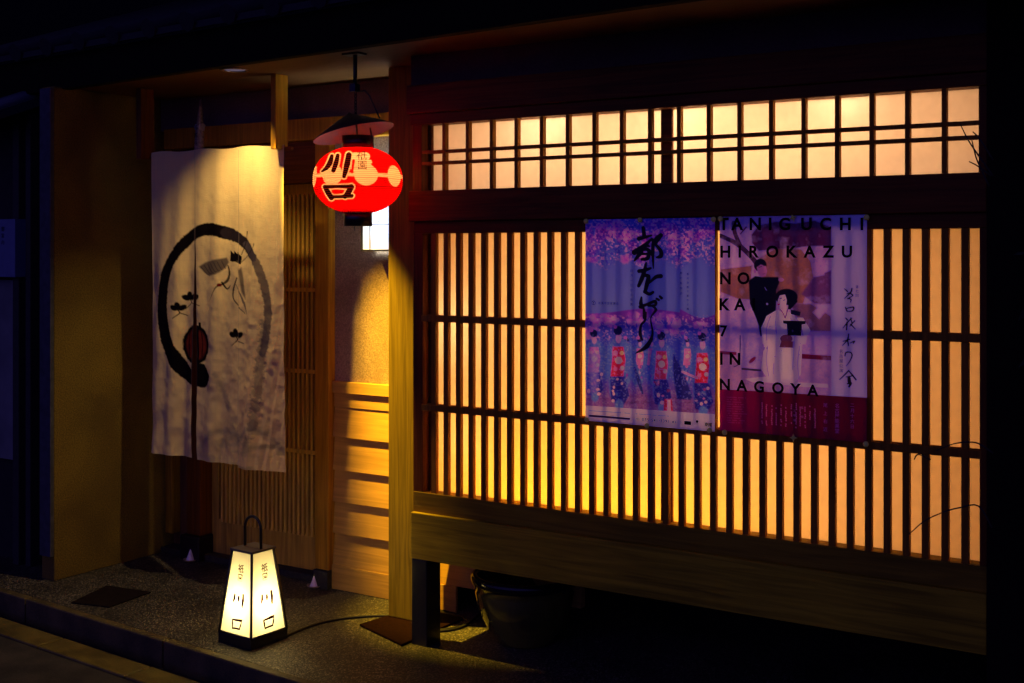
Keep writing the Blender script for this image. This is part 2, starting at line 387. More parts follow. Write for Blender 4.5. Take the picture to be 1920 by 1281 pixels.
# plaster side wall of the recess (left), its street end and the wall further right
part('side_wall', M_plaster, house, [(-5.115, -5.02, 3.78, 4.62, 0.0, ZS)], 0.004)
part('corner_trim', plain('grey_trim', (0.05, 0.05, 0.06), 0.8, nz=0.3, nscale=30), house, [(PX(75, 3.76), -5.02, 3.757, 3.779, 0.12, ZS - 0.01)])
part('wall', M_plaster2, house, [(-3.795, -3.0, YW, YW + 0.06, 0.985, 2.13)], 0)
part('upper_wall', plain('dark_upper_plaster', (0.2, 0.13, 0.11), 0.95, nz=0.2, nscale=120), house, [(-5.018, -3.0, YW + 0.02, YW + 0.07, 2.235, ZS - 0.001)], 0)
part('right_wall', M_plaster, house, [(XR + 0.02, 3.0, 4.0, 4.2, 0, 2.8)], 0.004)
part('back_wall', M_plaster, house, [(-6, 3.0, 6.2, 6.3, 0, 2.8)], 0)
# rear plinth under the bay, all dark
part('foundation', M_dark, house, [(-2.55, 3.0, 5.15, 5.3, 0.0, 0.36)], 0.01)
# clapboards: six lapped boards
zb = [0.115, 0.265, 0.413, 0.563, 0.718, 0.860]
m = MB()
for i in range(5):
    z0, z1 = zb[i] + 0.002, zb[i + 1] + 0.012
    y0 = YW - 0.010 if i else YW - 0.004          # lower edge stands proud of the board below
    m.frustum([(-3.793, YW - 0.020, z0), (-2.45, YW - 0.020, z0), (-2.45, YW + 0.02, z0), (-3.793, YW + 0.02, z0)],
              [(-3.793, YW - 0.003, z1), (-2.45, YW - 0.003, z1), (-2.45, YW + 0.02, z1), (-3.793, YW + 0.02, z1)])
m.build('clapboard', M_board, house, 0.0015)
part('dado_rail', M_board, house, [(-3.793, -3.0, YW - 0.022, YW + 0.02, 0.93, 0.984), (-3.793, -3.0, YW - 0.010, YW + 0.02, 0.862, 0.929)], 0.0015)
part('skirting', M_board, house, [(-3.793, -3.075, YW - 0.026, YW - 0.012, 0.003, 0.116)], 0.0015)
# door jamb, lintel, sliding lattice door in the recess
jb = part('door_frame', M_post, house, [(PX(597, 4.40), -3.796, 4.375, 4.48, 0.09, 2.13), (-4.92, -3.0, 4.372, 4.455, 2.131, 2.234)], 0.003)
part('door_lintel', M_red, house, [(-4.70, PX(597, 4.40) - 0.002, 4.40, 4.47, 1.93, 2.128)], 0.003)
part('jamb_stone', M_dark, house, [(PX(597, 4.40) - 0.004, -3.794, 4.365, 4.48, 0, 0.088)], 0.004)
XD0, XD1 = -4.70, PX(597, 4.40)
door = part('sliding_door', M_door, house, [(XD0, XD1 - 0.002, 4.50, 4.53, 0.035, 0.21), (XD0, XD1 - 0.002, 4.50, 4.53, 1.87, 1.93), (XD0, XD0 + 0.05, 4.50, 4.53, 0.211, 1.869)], 0.002)
m = MB(); k = 0; x = XD0 + 0.075
while x < XD1 - 0.02:
    m.box(x, x + 0.0155, 4.49, 4.515, 0.20, 1.88); x += 0.0292
for z in (0.605, 1.0, 1.40): m.box(XD0 + 0.05, XD1 - 0.004, 4.5155, 4.528, z, z + 0.022); m.box(XD0 + 0.05, XD1 - 0.004, 4.483, 4.4895, z, z + 0.02)
m.build('door_lattice', wood('door_slats', (0.62, 0.36, 0.05), 'Z', rough=0.55), door, 0.001)
m = MB(); m.box(XD0, XD1, 4.531, 4.536, 0.21, 1.87); m.build('door_panel', plain('dark_door_panel', (0.05, 0.022, 0.01), 0.7), door)
part('door_sill', M_dark, house, [(-5.018, XD1 - 0.006, 4.44, 4.60, 0, 0.033)], 0.003)
# left of the door: inner post on its black stone, a fixed dark panel and strip
part('inner_post', M_redv, house, [(-4.80, -4.702, 4.42, 4.53, 0.13, 2.2)], 0.004)
part('post_stone', M_black, house, [(-4.83, -4.69, 4.40, 4.535, 0, 0.128)], 0.006)
part('recess_panel', wood('recess_panel_wood', (0.2, 0.08, 0.025), 'Z'), house, [(-5.018, -4.802, 4.53, 4.56, 0.02, 2.2)], 0)
part('wall_post', M_post, house, [(-5.018, -4.965, 4.47, 4.529, 0.10, 2.2)], 0.004)
# hanging boards that carry the noren rail
part('rail_hanger', M_post, house, [(-3.842, -3.812, 4.035, 4.115, 2.06, ZS - 0.002)], 0.002)
part('rail_hanger', M_redv, house, [(-4.735, -4.70, 4.035, 4.115, 2.05, ZS - 0.002)], 0.002)
# corner post with a thin dark reddish slab at its foot, black leg of the bay
part('corner_post', wood('corner_post_wood', (0.17, 0.115, 0.008), 'Z'), house, [(PX(728, YP), PX(776, YP), YP, YP + 0.13, 0.012, ZS - 0.002)], 0.004)
m = MB(); m.prism([(-3.315, 4.02), (-3.0, 3.905), (-2.99, 4.34), (-3.27, 4.34)], 0, 0.011); m.build('reddish_slab', M_slab, house, 0.003)
part('bay_leg', M_black, house, [(XL + 0.002, PX(799, YB), YB + 0.004, YB + 0.10, 0, 0.348)], 0.003)
# bay window
bay = part('bay_window', M_beam, house, [(XL, XR, YB, YB + 0.10, 0.35, 0.538)], 0.003)       # big sill beam
part('bay_floor', M_dark, bay, [(XL + 0.002, 3.0, YB + 0.101, 5.2, 0.36, 0.40)], 0)
part('lower_rail', wood('lower_rail_wood', (0.24, 0.15, 0.008), 'X'), bay, [(XL + 0.001, XR, YB + 0.018, YB + 0.095, 0.5385, 0.62)], 0.002)
part('middle_beam', M_red, bay, [(XL - 0.012, XR, YB + 0.002, YB + 0.10, 1.721, 1.8445), (XL + 0.001, XR, YB + 0.02, YB + 0.095, 1.672, 1.7208)], 0.003)
part('header_beam', M_red, bay, [(XL - 0.012, XR, YB + 0.012, YB + 0.10, 2.1135, 2.158), (XL - 0.02, XR + .1, YB - 0.002, YB + 0.10, 2.1585, 2.275)], 0.003)
for b_ in [(XL, XL + 0.046, YB + 0.02, YB + 0.10, 0.6205, 1.6715), (XR - 0.025, XR, YB + 0.02, YB + 0.10, 0.6205, 1.6715),
           (XL, XL + 0.045, YB + 0.015, YB + 0.10, 1.845, 2.113), (XR - 0.027, XR, YB + 0.015, YB + 0.10, 1.845, 2.113)]: part('side_stile', M_redv, bay, [b_], 0.002)
part('end_post', plain('near_black_post', (0.01, 0.006, 0.004), 0.9, spec=.1), bay, [(XR + 0.001, XR + 0.10, YB - 0.01, YB + 0.12, 0.0, ZS)], 0.003)  # one even near-black tone over the whole post
part('bay_wall', plain('violet_grey_plaster', (0.10, 0.06, 0.05), 0.95, nz=0.15, nscale=120, bump=0.2), bay, [(XL - 0.02, 3.0, YB + 0.03, YB + 0.10, 2.2755, ZS + 0.25)], 0)
m = MB()
for k in range(0, 35):
    x = -2.8436 + 0.060514 * k
    if k == 0: pass
    m.box(x, x + 0.0226, YB + 0.024, YB + 0.045, 0.618, 1.674)
m.box(-2.8436 - 0.060514, -2.8436 - 0.060514 + 0.0226, YB + 0.024, YB + 0.045, 0.618, 1.674)
for z in (0.951, 1.313): m.box(XL + 0.04, XR - 0.02, YB + 0.0455, YB + 0.058, z, z + 0.028); m.box(XL + 0.04, XR - 0.02, YB + 0.0185, YB + 0.0235, z + 0.001, z + 0.027)
m.build('lattice', M_lat, bay, 0.0012)
m = MB()
for k in range(0, 18):
    x = -2.83885 + 0.114213 * k
    m.box(x - 0.0078, x + 0.0078, YB + 0.02, YB + 0.044, 1.843, 2.115)
for z in (1.9555, 2.001): m.box(XL + 0.04, XR - 0.02, YB + 0.0165, YB + 0.0195, z - 0.0065, z + 0.0065); m.box(XL + 0.04, XR - 0.02, YB + 0.0445, YB + 0.052, z - 0.006, z + 0.006)
m.build('transom_grid', M_lat, bay, 0.001)
# sliding sashes behind the lattice: stiles, rails and lit paper
XM = PX(1251, YB + 0.07)
part('sash_stile', M_red, bay, [(XM - 0.022, XM + 0.022, YB + 0.062, YB + 0.078, 0.62, 1.69)], 0.001)
part('sash_stile', M_red, bay, [(XL + 0.046, XL + 0.072, YB + 0.062, YB + 0.078, 0.62, 1.69)], 0.001)
part('sash_stile', M_red, bay, [(XM - 0.022, XM + 0.022, YB + 0.062, YB + 0.078, 1.83, 2.13)], 0.001)
part('sash_stile', M_red, bay, [(XL + 0.046, XL + 0.06, YB + 0.062, YB + 0.078, 1.83, 2.13)], 0.001)
part('window_paper', M_paper, bay, [(XL + 0.02, XR, YB + 0.080, YB + 0.0815, 0.60, 1.70)], 0)
part('window_paper', M_paper, bay, [(XL + 0.02, XR, YB + 0.080, YB + 0.0815, 1.80, 2.16)], 0)
# the room behind the paper: pale walls and its lamps
room = plain('pale_room_wall', (0.38, 0.26, 0.14), 0.9)
part('room_wall_and_light_shelf', room, house, [(XL + 0.01, XR + .05, 4.72, 4.75, 0.41, ZS - 0.012), (XL - 0.005, XL + 0.01, 4.052, 4.75, 0.41, ZS - 0.012), (XR + .05, XR + .065, 4.052, 4.75, 0.41, ZS - 0.012),
                                (XL + 0.011, XR + 0.049, 4.034, 4.719, 1.765, 1.785), (XL - 0.005, XR + 0.065, 4.052, 4.75, 0.402, 0.4095), (XL - 0.005, XR + 0.065, 4.052, 4.75, ZS - 0.0115, ZS - 0.005)], 0)  # unseen shelf board added here to part transom light from the lower lamps
WARM = (1.0, 0.60, 0.24); PEACH = (1.0, 0.66, 0.36); GOLD = (1.0, 0.50, 0.06)
def room_lamp(x, y, z, p, c, s=0.05):
    o = light('room_lamp', (x, y, z), p, c, s, house); return o
for px, p in ((1035, 2.8), (1305, 2.6), (1590, 1.5)): room_lamp(PX(px, 4.1), 4.13, 2.135, p, (1.0, 0.75, 0.5), 0.02)
for x, p in ((-2.6, 8), (-2.0, 13), (-1.45, 13), (-0.98, 4.0)): room_lamp(x, 4.45, 2.0, p * 1.25, (1.0, 0.67, 0.42), 0.08)
for x, p in ((-2.75, 7), (-2.45, 13), (-2.1, 14), (-1.75, 8)): room_lamp(x, 4.33, 0.60, p, (1.0, 0.44, 0.0), 0.06)
room_lamp(-2.85, 4.2, 1.3, 3.2, (1.0, 0.72, 0.38), 0.05)
room_lamp(-2.80, 4.2, 0.85, 1.8, (1.0, 0.66, 0.25), 0.05)
for x, p in ((-2.35, 14), (-1.8, 18), (-1.3, 9)): room_lamp(x, 4.55, 1.45, p, (1.0, 0.58, 0.23), 0.1)
room_lamp(-1.35, 4.45, 0.75, 6.0, (1.0, 0.55, 0.2), 0.1)

# soffit with its slanting edge, fascia, roof tiles
def eave_y(x): return 3.73 - 0.089 * (x + 3.39)
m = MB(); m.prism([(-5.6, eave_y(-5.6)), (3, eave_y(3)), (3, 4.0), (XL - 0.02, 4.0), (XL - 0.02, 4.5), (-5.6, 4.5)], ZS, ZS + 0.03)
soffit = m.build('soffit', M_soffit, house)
m = MB(); m.prism([(-5.6, eave_y(-5.6) - 0.05), (3, eave_y(3) - 0.05), (3, eave_y(3) - 0.002), (-5.6, eave_y(-5.6) - 0.002)], ZS - 0.008, ZS + 0.16)
m.build('fascia', plain('dark_fascia', (0.008, 0.006, 0.003), 0.9, spec=.1), house)
rz = lambda y, x: ZS + 0.17 + (y - eave_y(x)) * 0.35
m = MB()
m.frustum([(-5.7, eave_y(-5.7) - .1, ZS + .161), (3, eave_y(3) - .1, ZS + .161), (3, 6.4, ZS + 1.1), (-5.7, 6.4, ZS + 1.1)], [(-5.7, eave_y(-5.7) - .1, ZS + .19), (3, eave_y(3) - .1, ZS + .19), (3, 6.4, ZS + 1.13), (-5.7, 6.4, ZS + 1.13)])
for i in range(32):
    x = -5.6 + i * 0.27; m.tube([(x, eave_y(x) - 0.12, ZS + .19), (x, 6.4, ZS + 1.14)], 0.045, 8)
roof = m.build('roof', M_tile, house)
# recessed downlight near the eave edge
DL = Vector((PX(440, 3.857), 3.857, ZS))
m = MB(); m.lathe([(0.062, -0.001), (0.062, -0.006), (0.048, -0.006), (0.048, -0.001)], DL, 32)
dl = m.build('downlight', plain('downlight_ring', (0.25, 0.2, 0.25), 0.3, metal=0.6), house)
m = MB(); m.lathe([(0.0001, -0.0015), (0.0475, -0.0015)], DL, 32); m.build('lens', emit('downlight_lens', (0.8, 0.6, 0.9), 0.12), dl)
sp_ = light('downlight_beam', DL + Vector((0, 0, -0.012)), 920, (1.0, 0.60, 0.03), 0.012, house, 'SPOT', spot_size=math.radians(34), spot_blend=0.9)
sp_.rotation_mode = 'QUATERNION'; sp_.rotation_quaternion = Vector((0.73, 0.52, -1.8)).to_track_quat('-Z', 'Y')
sp2 = light('downlight_spill', DL + Vector((0, 0, -0.012)), 52, (1.0, 0.70, 0.36), 0.012, house, 'SPOT', spot_size=math.radians(84), spot_blend=1.0)
sp2.rotation_mode = 'QUATERNION'; sp2.rotation_quaternion = Vector((-0.50, 0.20, -1.8)).to_track_quat('-Z', 'Y')

# ------------------------------------------------------------------ wall lamp in the nook (half hidden by the post)
x0, x1 = PX(679, 4.30), PX(679, 4.30) + 0.20
zt, zb_ = 1.86, PZ(700, 468, 4.30)
wl = empty('wall_lamp', (x0 + 0.1, YW, zb_), 'square white paper wall lamp with thin black grid beside the corner post', 'lamp')
part('back_plate', M_blackmetal, wl, [(x0 + .03, x1 - .03, YW - 0.012, YW, zb_ + 0.02, zt - .02)])
m = MB(); e = 0.004
for (a, b) in ((x0, 4.30), (x1, 4.30), (x0, 4.405), (x1, 4.405)): m.box(a - e, a + e, b - e, b + e, zb_, zt)
m.box(x0 - e, x1 + e, 4.2955, 4.4095, zb_ - 0.008, zb_ - 0.0005)
for z in (zb_ + 0.112,): m.box(x0 + e, x1 - e, 4.2975, 4.2995, z, z + 0.003)
m.box(x0 + 0.045, x0 + 0.048, 4.2970, 4.2990, zb_, zt)
m.build('frame', M_blackmetal, wl)
PW = thin('white_lamp_paper', (0.85, 0.85, 0.85), 0.7, tcol=(0.95, 0.95, 0.95))
sh = part('shade', PW, wl, [(x0, x1, 4.3005, 4.3015, zb_, zt), (x0 + .0005, x0 + .0015, 4.302, 4.405, zb_, zt), (x1 - .0015, x1 - .0005, 4.302, 4.405, zb_, zt)], 0)
m = MB(); fnw = lambda u, v: Vector((u, 4.2995, v)); cx_, cz_ = PX(709, 4.3), PZ(709, 415, 4.3)
flat_stroke(m, [(cx_ + 0.004, cz_ + .022), (cx_ + 0.008, cz_ + .012), (cx_ + 0.004, cz_), (cx_ - 0.006, cz_ - 0.012)], [.001, .003, .004, .001], fnw)
flat_stroke(m, [(cx_ - 0.012, cz_ + .018), (cx_ - 0.010, cz_ + .008)], [.003, .001], fnw)
m.build('ink_mark', M_ink, sh)
light('wall_lamp_bulb', ((x0 + x1) / 2, 4.355, zb_ + 0.13), 13, (0.72, 0.84, 1.0), 0.03, wl)

# ------------------------------------------------------------------ noren
NY = 4.075
nx0, nx1 = PX(283, NY), PX(531, NY); nz1 = 2.082; nz0 = 0.612
nor = empty('noren_curtain', ((nx0 + nx1) / 2, NY, nz1), 'long cream linen door curtain with brushed black ring, crane and gourd', 'curtain')
nu, nv = 200, 420
U, V = np.meshgrid(np.linspace(0, 1, nu), np.linspace(0, 1, nv))
X = nx0 + U * (nx1 - nx0); Z = nz1 - V * (nz1 - nz0 ) 
Pr = np.stack([X.ravel(), np.full(X.size, NY), Z.ravel()], 1); px, py = proj(Pr)
cv = Canvas(px, py, (246, 216, 132))
cv.put((cv.noise(60, k=2) - .35) * 0.5, (212, 184, 128))
th = cv.noise(2.2, 60, k=9, oct=2); cv.put((th - .5) * 0.5, (208, 178, 122)); th = cv.noise(60, 2.2, k=19, oct=2); cv.put((th - .5) * 0.4, (208, 178, 122))
INK = (20, 15, 17); WASH = (104, 96, 96)
ring = [(376, 713), (352, 700), (326, 664), (310, 615), (306, 560), (316, 505), (340, 462), (368, 436), (400, 430), (432, 438)]
cv.stroke(ring, [26, 26, 24, 21, 18, 17, 18, 21, 24, 23], INK, soft=1.6, rough=2.5)
cv.stroke([(425, 435), (455, 452), (478, 482)], [22, 18, 15], (44, 36, 36), soft=1.6, rough=3)
cv.stroke([(462, 458), (483, 490), (498, 535), (504, 580), (501, 625), (495, 660)], [14, 14, 13, 14, 14, 12], (84, 74, 70), soft=1.8, rough=3.5, op=.85)
cv.stroke([(497, 600), (494, 660), (489, 720), (480, 780), (474, 815)], [13, 15, 14, 12, 8], (96, 86, 78), soft=3, rough=16, op=0.55)
cv.stroke([(372, 690), (382, 706)], [20, 22], INK, soft=1.2, rough=3)
cv.ell(366, 646, 23, 35, INK, soft=1.4, rough=3); cv.ell(366, 646, 17, 27, (120, 44, 30), soft=4); cv.stroke([(366, 612), (366, 688)], 6, INK)
for dx in (-9, 8): cv.stroke([(366 + dx, 622), (366 + dx * 1.2, 645), (366 + dx, 668)], 1.6, INK)
cv.stroke([(371, 612), (371, 606)], 5, INK)
# crane
cv.poly([(371, 500), (384, 492), (404, 486), (424, 481), (428, 490), (422, 500), (414, 508), (404, 514), (392, 517), (382, 512)], (62, 54, 56), soft=3, op=.85)
for i in range(7): cv.stroke([(374 + i * 7, 500 - i * 2), (385 + i * 6, 513 - i * 2), (392 + i * 5, 516 - i * 2.5)], 1.4, (60, 52, 52), op=.8)
for (a, b) in ((434, 480), (441, 481), (448, 484)): cv.poly([(a - 3, b - 12), (a + 5, b - 4), (a + 3, b + 10), (a - 4, b + 8)], INK)
cv.stroke([(426, 496), (429, 510), (425, 524), (415, 532), (406, 538), (398, 552), (393, 562)], [2, 3.5, 5, 3, 2.4, 1.2, .8], INK, op=.9)
cv.stroke([(416, 528), (424, 540), (431, 533)], [3, 2.5, 1], INK); cv.ell(412, 533, 4, 3, (110, 20, 20))
cv.stroke([(444, 520), (437, 540), (436, 556), (446, 572), (460, 586)], [2, 3.2, 2.4, 1.6, 1], (48, 42, 42))
for k in range(5): cv.stroke([(442 + k * 4, 532 + k * 8), (450 + k * 3, 552 + k * 6), (455 + k * 2.4, 566 + k * 5)], 1.2, (80, 72, 72), op=.8)
cv.poly([(446, 505), (452, 500), (456, 520), (460, 560), (452, 545)], (62, 54, 56), soft=3, op=.8)
cv.stroke([(452, 476), (459, 458), (462, 444), (463, 434)], [1.6, 1.6, 1.2, 2.4], INK, op=.85); cv.stroke([(452, 490), (465, 478), (476, 464), (479, 456)], [1.4, 1.4, 1.2, 2.2], INK, op=.85)
# leaf sprigs
def sprig(cx, cy, s):
    for a in (-150, -100, -35): cv.ell(cx + 7.5 * s * math.cos(math.radians(a)), cy + 7.5 * s * math.sin(math.radians(a)), 7 * s, 4.6 * s, INK, rot=a, soft=1.2)
    cv.stroke([(cx, cy), (cx + 2 * s, cy + 6 * s), (cx - 8 * s, cy + 15 * s)], [2, 1.6, 1.4], INK); cv.stroke([(cx + 2 * s, cy + 5 * s), (cx + 14 * s, cy + 10 * s)], [1.6, 1.4], INK)
sprig(336, 581, 1.05); sprig(356, 562, 1.1); sprig(442, 630, 1.1)
# grey ink hills at the foot
msk = np.clip((py - 770) / 50, 0, 1) * np.clip((px - 385) / 50, 0, 1)
cv.put(np.clip((cv.noise(26, 13, k=33) - .46) * 4, 0, 1) * msk * .5, (128, 112, 74))
for (P_, o_) in (([(372, 838), (398, 812), (425, 806), (447, 815)], .4), ([(404, 700), (418, 735), (428, 762)], .45), ([(440, 832), (470, 800), (500, 812), (525, 840)], .4)): cv.stroke(P_, 10, WASH, soft=8, op=o_, rough=8)
# seams and slits
s1 = PX(364, NY); s2 = PX(447, NY)
u1 = (s1 - nx0) / (nx1 - nx0); u2 = (s2 - nx0) / (nx1 - nx0)
i1 = int(round(u1 * (nu - 1))); i2 = int(round(u2 * (nu - 1)))
for sx in (364, 447): cv.stroke([(sx, 282), (sx, 860)], 1.3, (150, 132, 108), op=.45, smooth=False)
# shape: hanging folds, separate leaves below the slits
D = np.zeros_like(U)
D += 0.010 * np.sin(U * 19 + 1.0 + V * 1.5) * (0.25 + V) + 0.006 * np.sin(U * 43 + V * 3.5) * (0.2 + V)
c2 = Canvas(U.ravel() * 100, V.ravel() * 170, (0, 0, 0))
D += ((c2.noise(16, 22, k=4, oct=4) - .5) * 0.022 * 1).reshape(D.shape) * np.clip(0.15 + V * 0.85, 0, 1)
D += ((np.abs(c2.noise(9, 8, k=14, oct=3) - .5)) * 0.012).reshape(D.shape) * np.clip((V - 0.15) * 1.4, 0, 1) * np.clip((U - .25) * 1.6, 0.15, 1)
D += ((np.abs(Canvas((U.ravel() + V.ravel() * .35) * 100, (V.ravel() - .5 * U.ravel()) * 60, (0, 0, 0)).noise(5, 30, k=24, oct=2) - .5)) * 0.022).reshape(D.shape) * np.clip((V - 0.1) * 1.3, 0, 1) * np.clip((U - .25) * 1.8, 0.05, 1)
sag = 0.004 * np.sin(U * math.pi * 6) * (1 - V)
wob = 0.012 * np.sin(V * 4.2 + .4) * V
gap1 = np.clip((V - 0.235) / 0.5, 0, 1); gap2 = np.clip((V - 0.24) / 0.6, 0, 1)
Xd = X.copy(); strip_id = np.where(np.arange(nu) <= i1, 0, np.where(np.arange(nu) <= i2, 1, 2))
XX = []; 
for (a, b, sid) in ((0, i1, 0), (i1, i2, 1), (i2, nu - 1, 2)): XX.append((a, b, sid))
Pall = []; Call = []; quads = []; base = 0
cols = cv.c.reshape(nv, nu, 3)
for a, b, sid in XX:
    xs_ = X[:, a:b + 1].copy(); d = D[:, a:b + 1].copy(); v = V[:, a:b + 1]; z = Z[:, a:b + 1].copy(); uu = np.linspace(0, 1, b - a + 1)[None, :]
    g1 = gap1[:, a:b + 1]; g2 = gap2[:, a:b + 1]
    if sid == 0: xs_ -= uu * g1 * 0.024 * np.sin(np.clip(v * 1.5, 0, 1) * math.pi * .6); d += 0.002 * g1 * uu; z -= 0.0 * v
    if sid == 1: xs_ += (1 - uu) * g1 * 0.010; d += 0.004 * g1 * (1 - uu) ** 2 - 0.004 * g2 * uu; z -= 0.006 * v
    if sid == 2: xs_ += (1 - uu) * g2 * 0.003 - uu * 0.012 * np.sin(v * 2.6) ; d += -0.016 * g2 * (1 - uu) + 0.004 * uu ** 3; z -= 0.016 * v
    d += 0.000 
    P = np.stack([xs_, NY + d, z + sag[:, a:b + 1]], -1)
    Pall.append(P.reshape(-1, 3)); Call.append(cols[:, a:b + 1].reshape(-1, 3))
    n_ = b - a + 1; idx = np.arange(n_ * nv).reshape(nv, n_) + base; base += n_ * nv
    quads.append(np.stack([idx[:-1, :-1], idx[1:, :-1], idx[1:, 1:], idx[:-1, 1:]], -1).reshape(-1, 4))
P = np.vstack(Pall); Cc = np.vstack(Call); q = np.vstack(quads)
me = bpy.data.meshes.new('cloth'); me.vertices.add(len(P)); me.vertices.foreach_set('co', P.astype(np.float32).ravel())
me.loops.add(len(q) * 4); me.loops.foreach_set('vertex_index', q.ravel().astype(np.int32)); me.polygons.add(len(q)); me.polygons.foreach_set('loop_start', (np.arange(len(q)) * 4).astype(np.int32))
me.update(calc_edges=True)
at_ = me.color_attributes.new('print', 'FLOAT_COLOR', 'POINT'); at_.data.foreach_set('color', np.hstack([Cc, np.ones((len(Cc), 1))]).astype(np.float32).ravel())
me.polygons.foreach_set('use_smooth', np.full(len(me.polygons), True))
me.materials.append(thin('linen', (0.7, 0.6, 0.45), 0.14, attr='print', weave=420, weave_dist=0.0012))
bmn = bmesh.new(); bmn.from_mesh(me); bmesh.ops.remove_doubles(bmn, verts=bmn.verts, dist=0.0001); bmn.to_mesh(me); bmn.free()
link(bpy.data.objects.new('cloth', me), nor)
m = MB(); m.tube([(nx0 - 0.07, NY + 0.026, nz1 - 0.018), (nx1 + 0.03, NY + 0.026, nz1 - 0.018)], 0.010, 12); m.build('rail', M_redv, nor)
# straw charm above the door
ch = empty('straw_charm', pt(376, 190, 4.36), 'pale bundled straw charm hanging upright over the door curtain', 'charm')
m = MB(); a = pt(376, 186, 4.36); b = pt(374, 285, 4.36)
m.tube([a, a.lerp(b, .3), a.lerp(b, .6), b, b + Vector((0, 0, -.1))], [0.004, 0.012, 0.022, 0.028, 0.03], 10); m.build('bundle', plain('straw', (0.32, 0.26, 0.22), 0.9, nz=.4, nscale=90), ch)
m = MB(); fnc = lambda u, v: Vector((u, 4.36 - 0.032, v)); 
for k in range(3): glyph(m, '祇園守'[k], a.x, PZ(374, 240 + k * 15, 4.36), 0.022, fnc)
m.build('lettering', M_ink, ch)
m = MB(); m.tube([a.lerp(b, .55) + Vector((-.022, 0, 0.004)), a.lerp(b, .55) + Vector((.022, -.0, 0.004))], 0.02, 8); m.build('paper_band', plain('paper_band', (.5, .46, .5), .9), ch)

# ------------------------------------------------------------------ red hanging lantern
LC = Vector((PX(671, 3.80), 3.80, PZ(671, 338, 3.80))); RL, HL = 0.1795, 0.137
lan = empty('red_paper_lantern', (LC.x, LC.y, LC.z - HL - .05), 'round red paper lantern with black brush writing and pale linked circles', 'lantern')
nu2, nv2 = 420, 170
AZ, T = np.meshgrid(np.linspace(0, 2 * math.pi, nu2), np.linspace(-0.955, 0.955, nv2))
def lr(t): return RL * (1 - np.abs(t) ** 2.25) ** 0.5
def lrad(t): return lr(np.clip(t, -1, 1))
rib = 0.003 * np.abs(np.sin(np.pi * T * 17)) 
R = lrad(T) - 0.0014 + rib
view = math.atan2(-LC.y, -LC.x)       # azimuth towards the camera
ang = view + AZ
Px = np.stack([LC.x + R * np.cos(ang), LC.y + R * np.sin(ang), LC.z + T * HL], -1).reshape(-1, 3)
px, py = proj(Px); front = (np.cos(AZ.ravel()) > 0.05)
cv = Canvas(px, py, (196, 3, 5))
CREAM = (222, 196, 140)
arc = ((AZ + math.pi) % (2 * math.pi) - math.pi).ravel()
azc = -math.radians(-10.5)            # first circle a little right of the middle
zz = (T * HL).ravel() - 0.012
for k in range(8):
    a0 = -math.radians(0) 
    da = (arc - math.radians(10.5 + 45 * k) + math.pi) % (2 * math.pi) - math.pi
    rr = np.sqrt((da * RL) ** 2 + (zz * 1.12) ** 2); cv.put(np.clip((0.047 - rr) / 0.002 + .5, 0, 1), CREAM)
cv.put(np.clip((0.007 - np.abs(zz)) / 0.0015 + .5, 0, 1), CREAM)
cv.put(np.clip((0.0015 - np.abs(zz + 0.045)) / 0.001 + .5, 0, 1) * .8, (90, 8, 6))
keep = cv.c.copy()
Z8 = lambda L: [(570 + a / 4.133, 180 + b / 4.133) for a, b in L]
kw = [([(216, 466), (200, 520), (172, 560), (138, 586)], [6, 8.5, 6.5, 2.5]), ([(262, 460), (248, 520), (228, 578)], [6, 8, 7]), ([(348, 458), (334, 530), (310, 625)], [9, 9.5, 6]),
      ([(160, 705), (185, 745), (212, 790)], [6, 8.5, 8]), ([(165, 706), (260, 702), (366, 703)], [6, 5, 7]), ([(366, 706), (345, 745), (318, 780)], [9, 9, 7]), ([(212, 783), (290, 780), (370, 775)], [5, 5, 6])]
for P_, W_ in kw: cv.stroke(Z8(P_), [x * 1.22 + 4.5 for x in W_], CREAM, soft=1.0)
cv.stroke(Z8([(392, 470), (480, 470)]), 15, CREAM); cv.stroke(Z8([(400, 550), (490, 560)]), 20, CREAM); cv.stroke(Z8([(395, 505), (510, 512)]), 8, CREAM)
cv.stroke(Z8([(385, 500), (372, 590)]), [5, 5], (196, 3, 5)); cv.ell(*Z8([(250, 742)])[0], 9, 4.5, (196, 3, 5))
for P_, W_ in kw: cv.stroke(Z8(P_), [x * 1.22 for x in W_], (10, 4, 6), soft=.8)
cv.c = np.where(front[:, None], cv.c, keep)
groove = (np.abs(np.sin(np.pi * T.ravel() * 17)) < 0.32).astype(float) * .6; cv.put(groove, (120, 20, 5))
M_shell = thin('lantern_paper', (0.7, 0.1, 0.05), 0.72, attr='print')
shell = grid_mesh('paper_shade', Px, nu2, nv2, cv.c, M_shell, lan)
m = MB()
def on_lan(u, v):       # u metres along the surface at the front, v metres height
    t = v / HL; r = float(lrad(np.array(t))) + 0.0022; a = view + u / r
    return Vector((LC.x + r * math.cos(a), LC.y + r * math.sin(a), LC.z + v))
pxm = 4.885 / F
glyph(m, '祇', (678 - 671) * pxm, (338 - 296) * pxm, 19 * pxm, on_lan); glyph(m, '園', (679 - 671) * pxm, (338 - 315) * pxm, 16 * pxm, on_lan)
m.build('lettering', M_ink_brown, shell)
m = MB(); m.lathe([(0.052, 0.125), (0.064, 0.125), (0.064, 0.178), (0.052, 0.178)], LC, 40); m.lathe([(0.001, 0.150), (0.052, 0.150)], LC, 40); m.build('top_ring', M_black, lan)
m = MB(); m.lathe([(0.050, -0.185), (0.057, -0.185), (0.057, -0.125), (0.050, -0.125)], LC, 40); m.tube([LC + Vector((0, 0, -.13)), LC + Vector((0, 0, -.165))], 0.012); m.build('bottom_ring', M_black, lan)
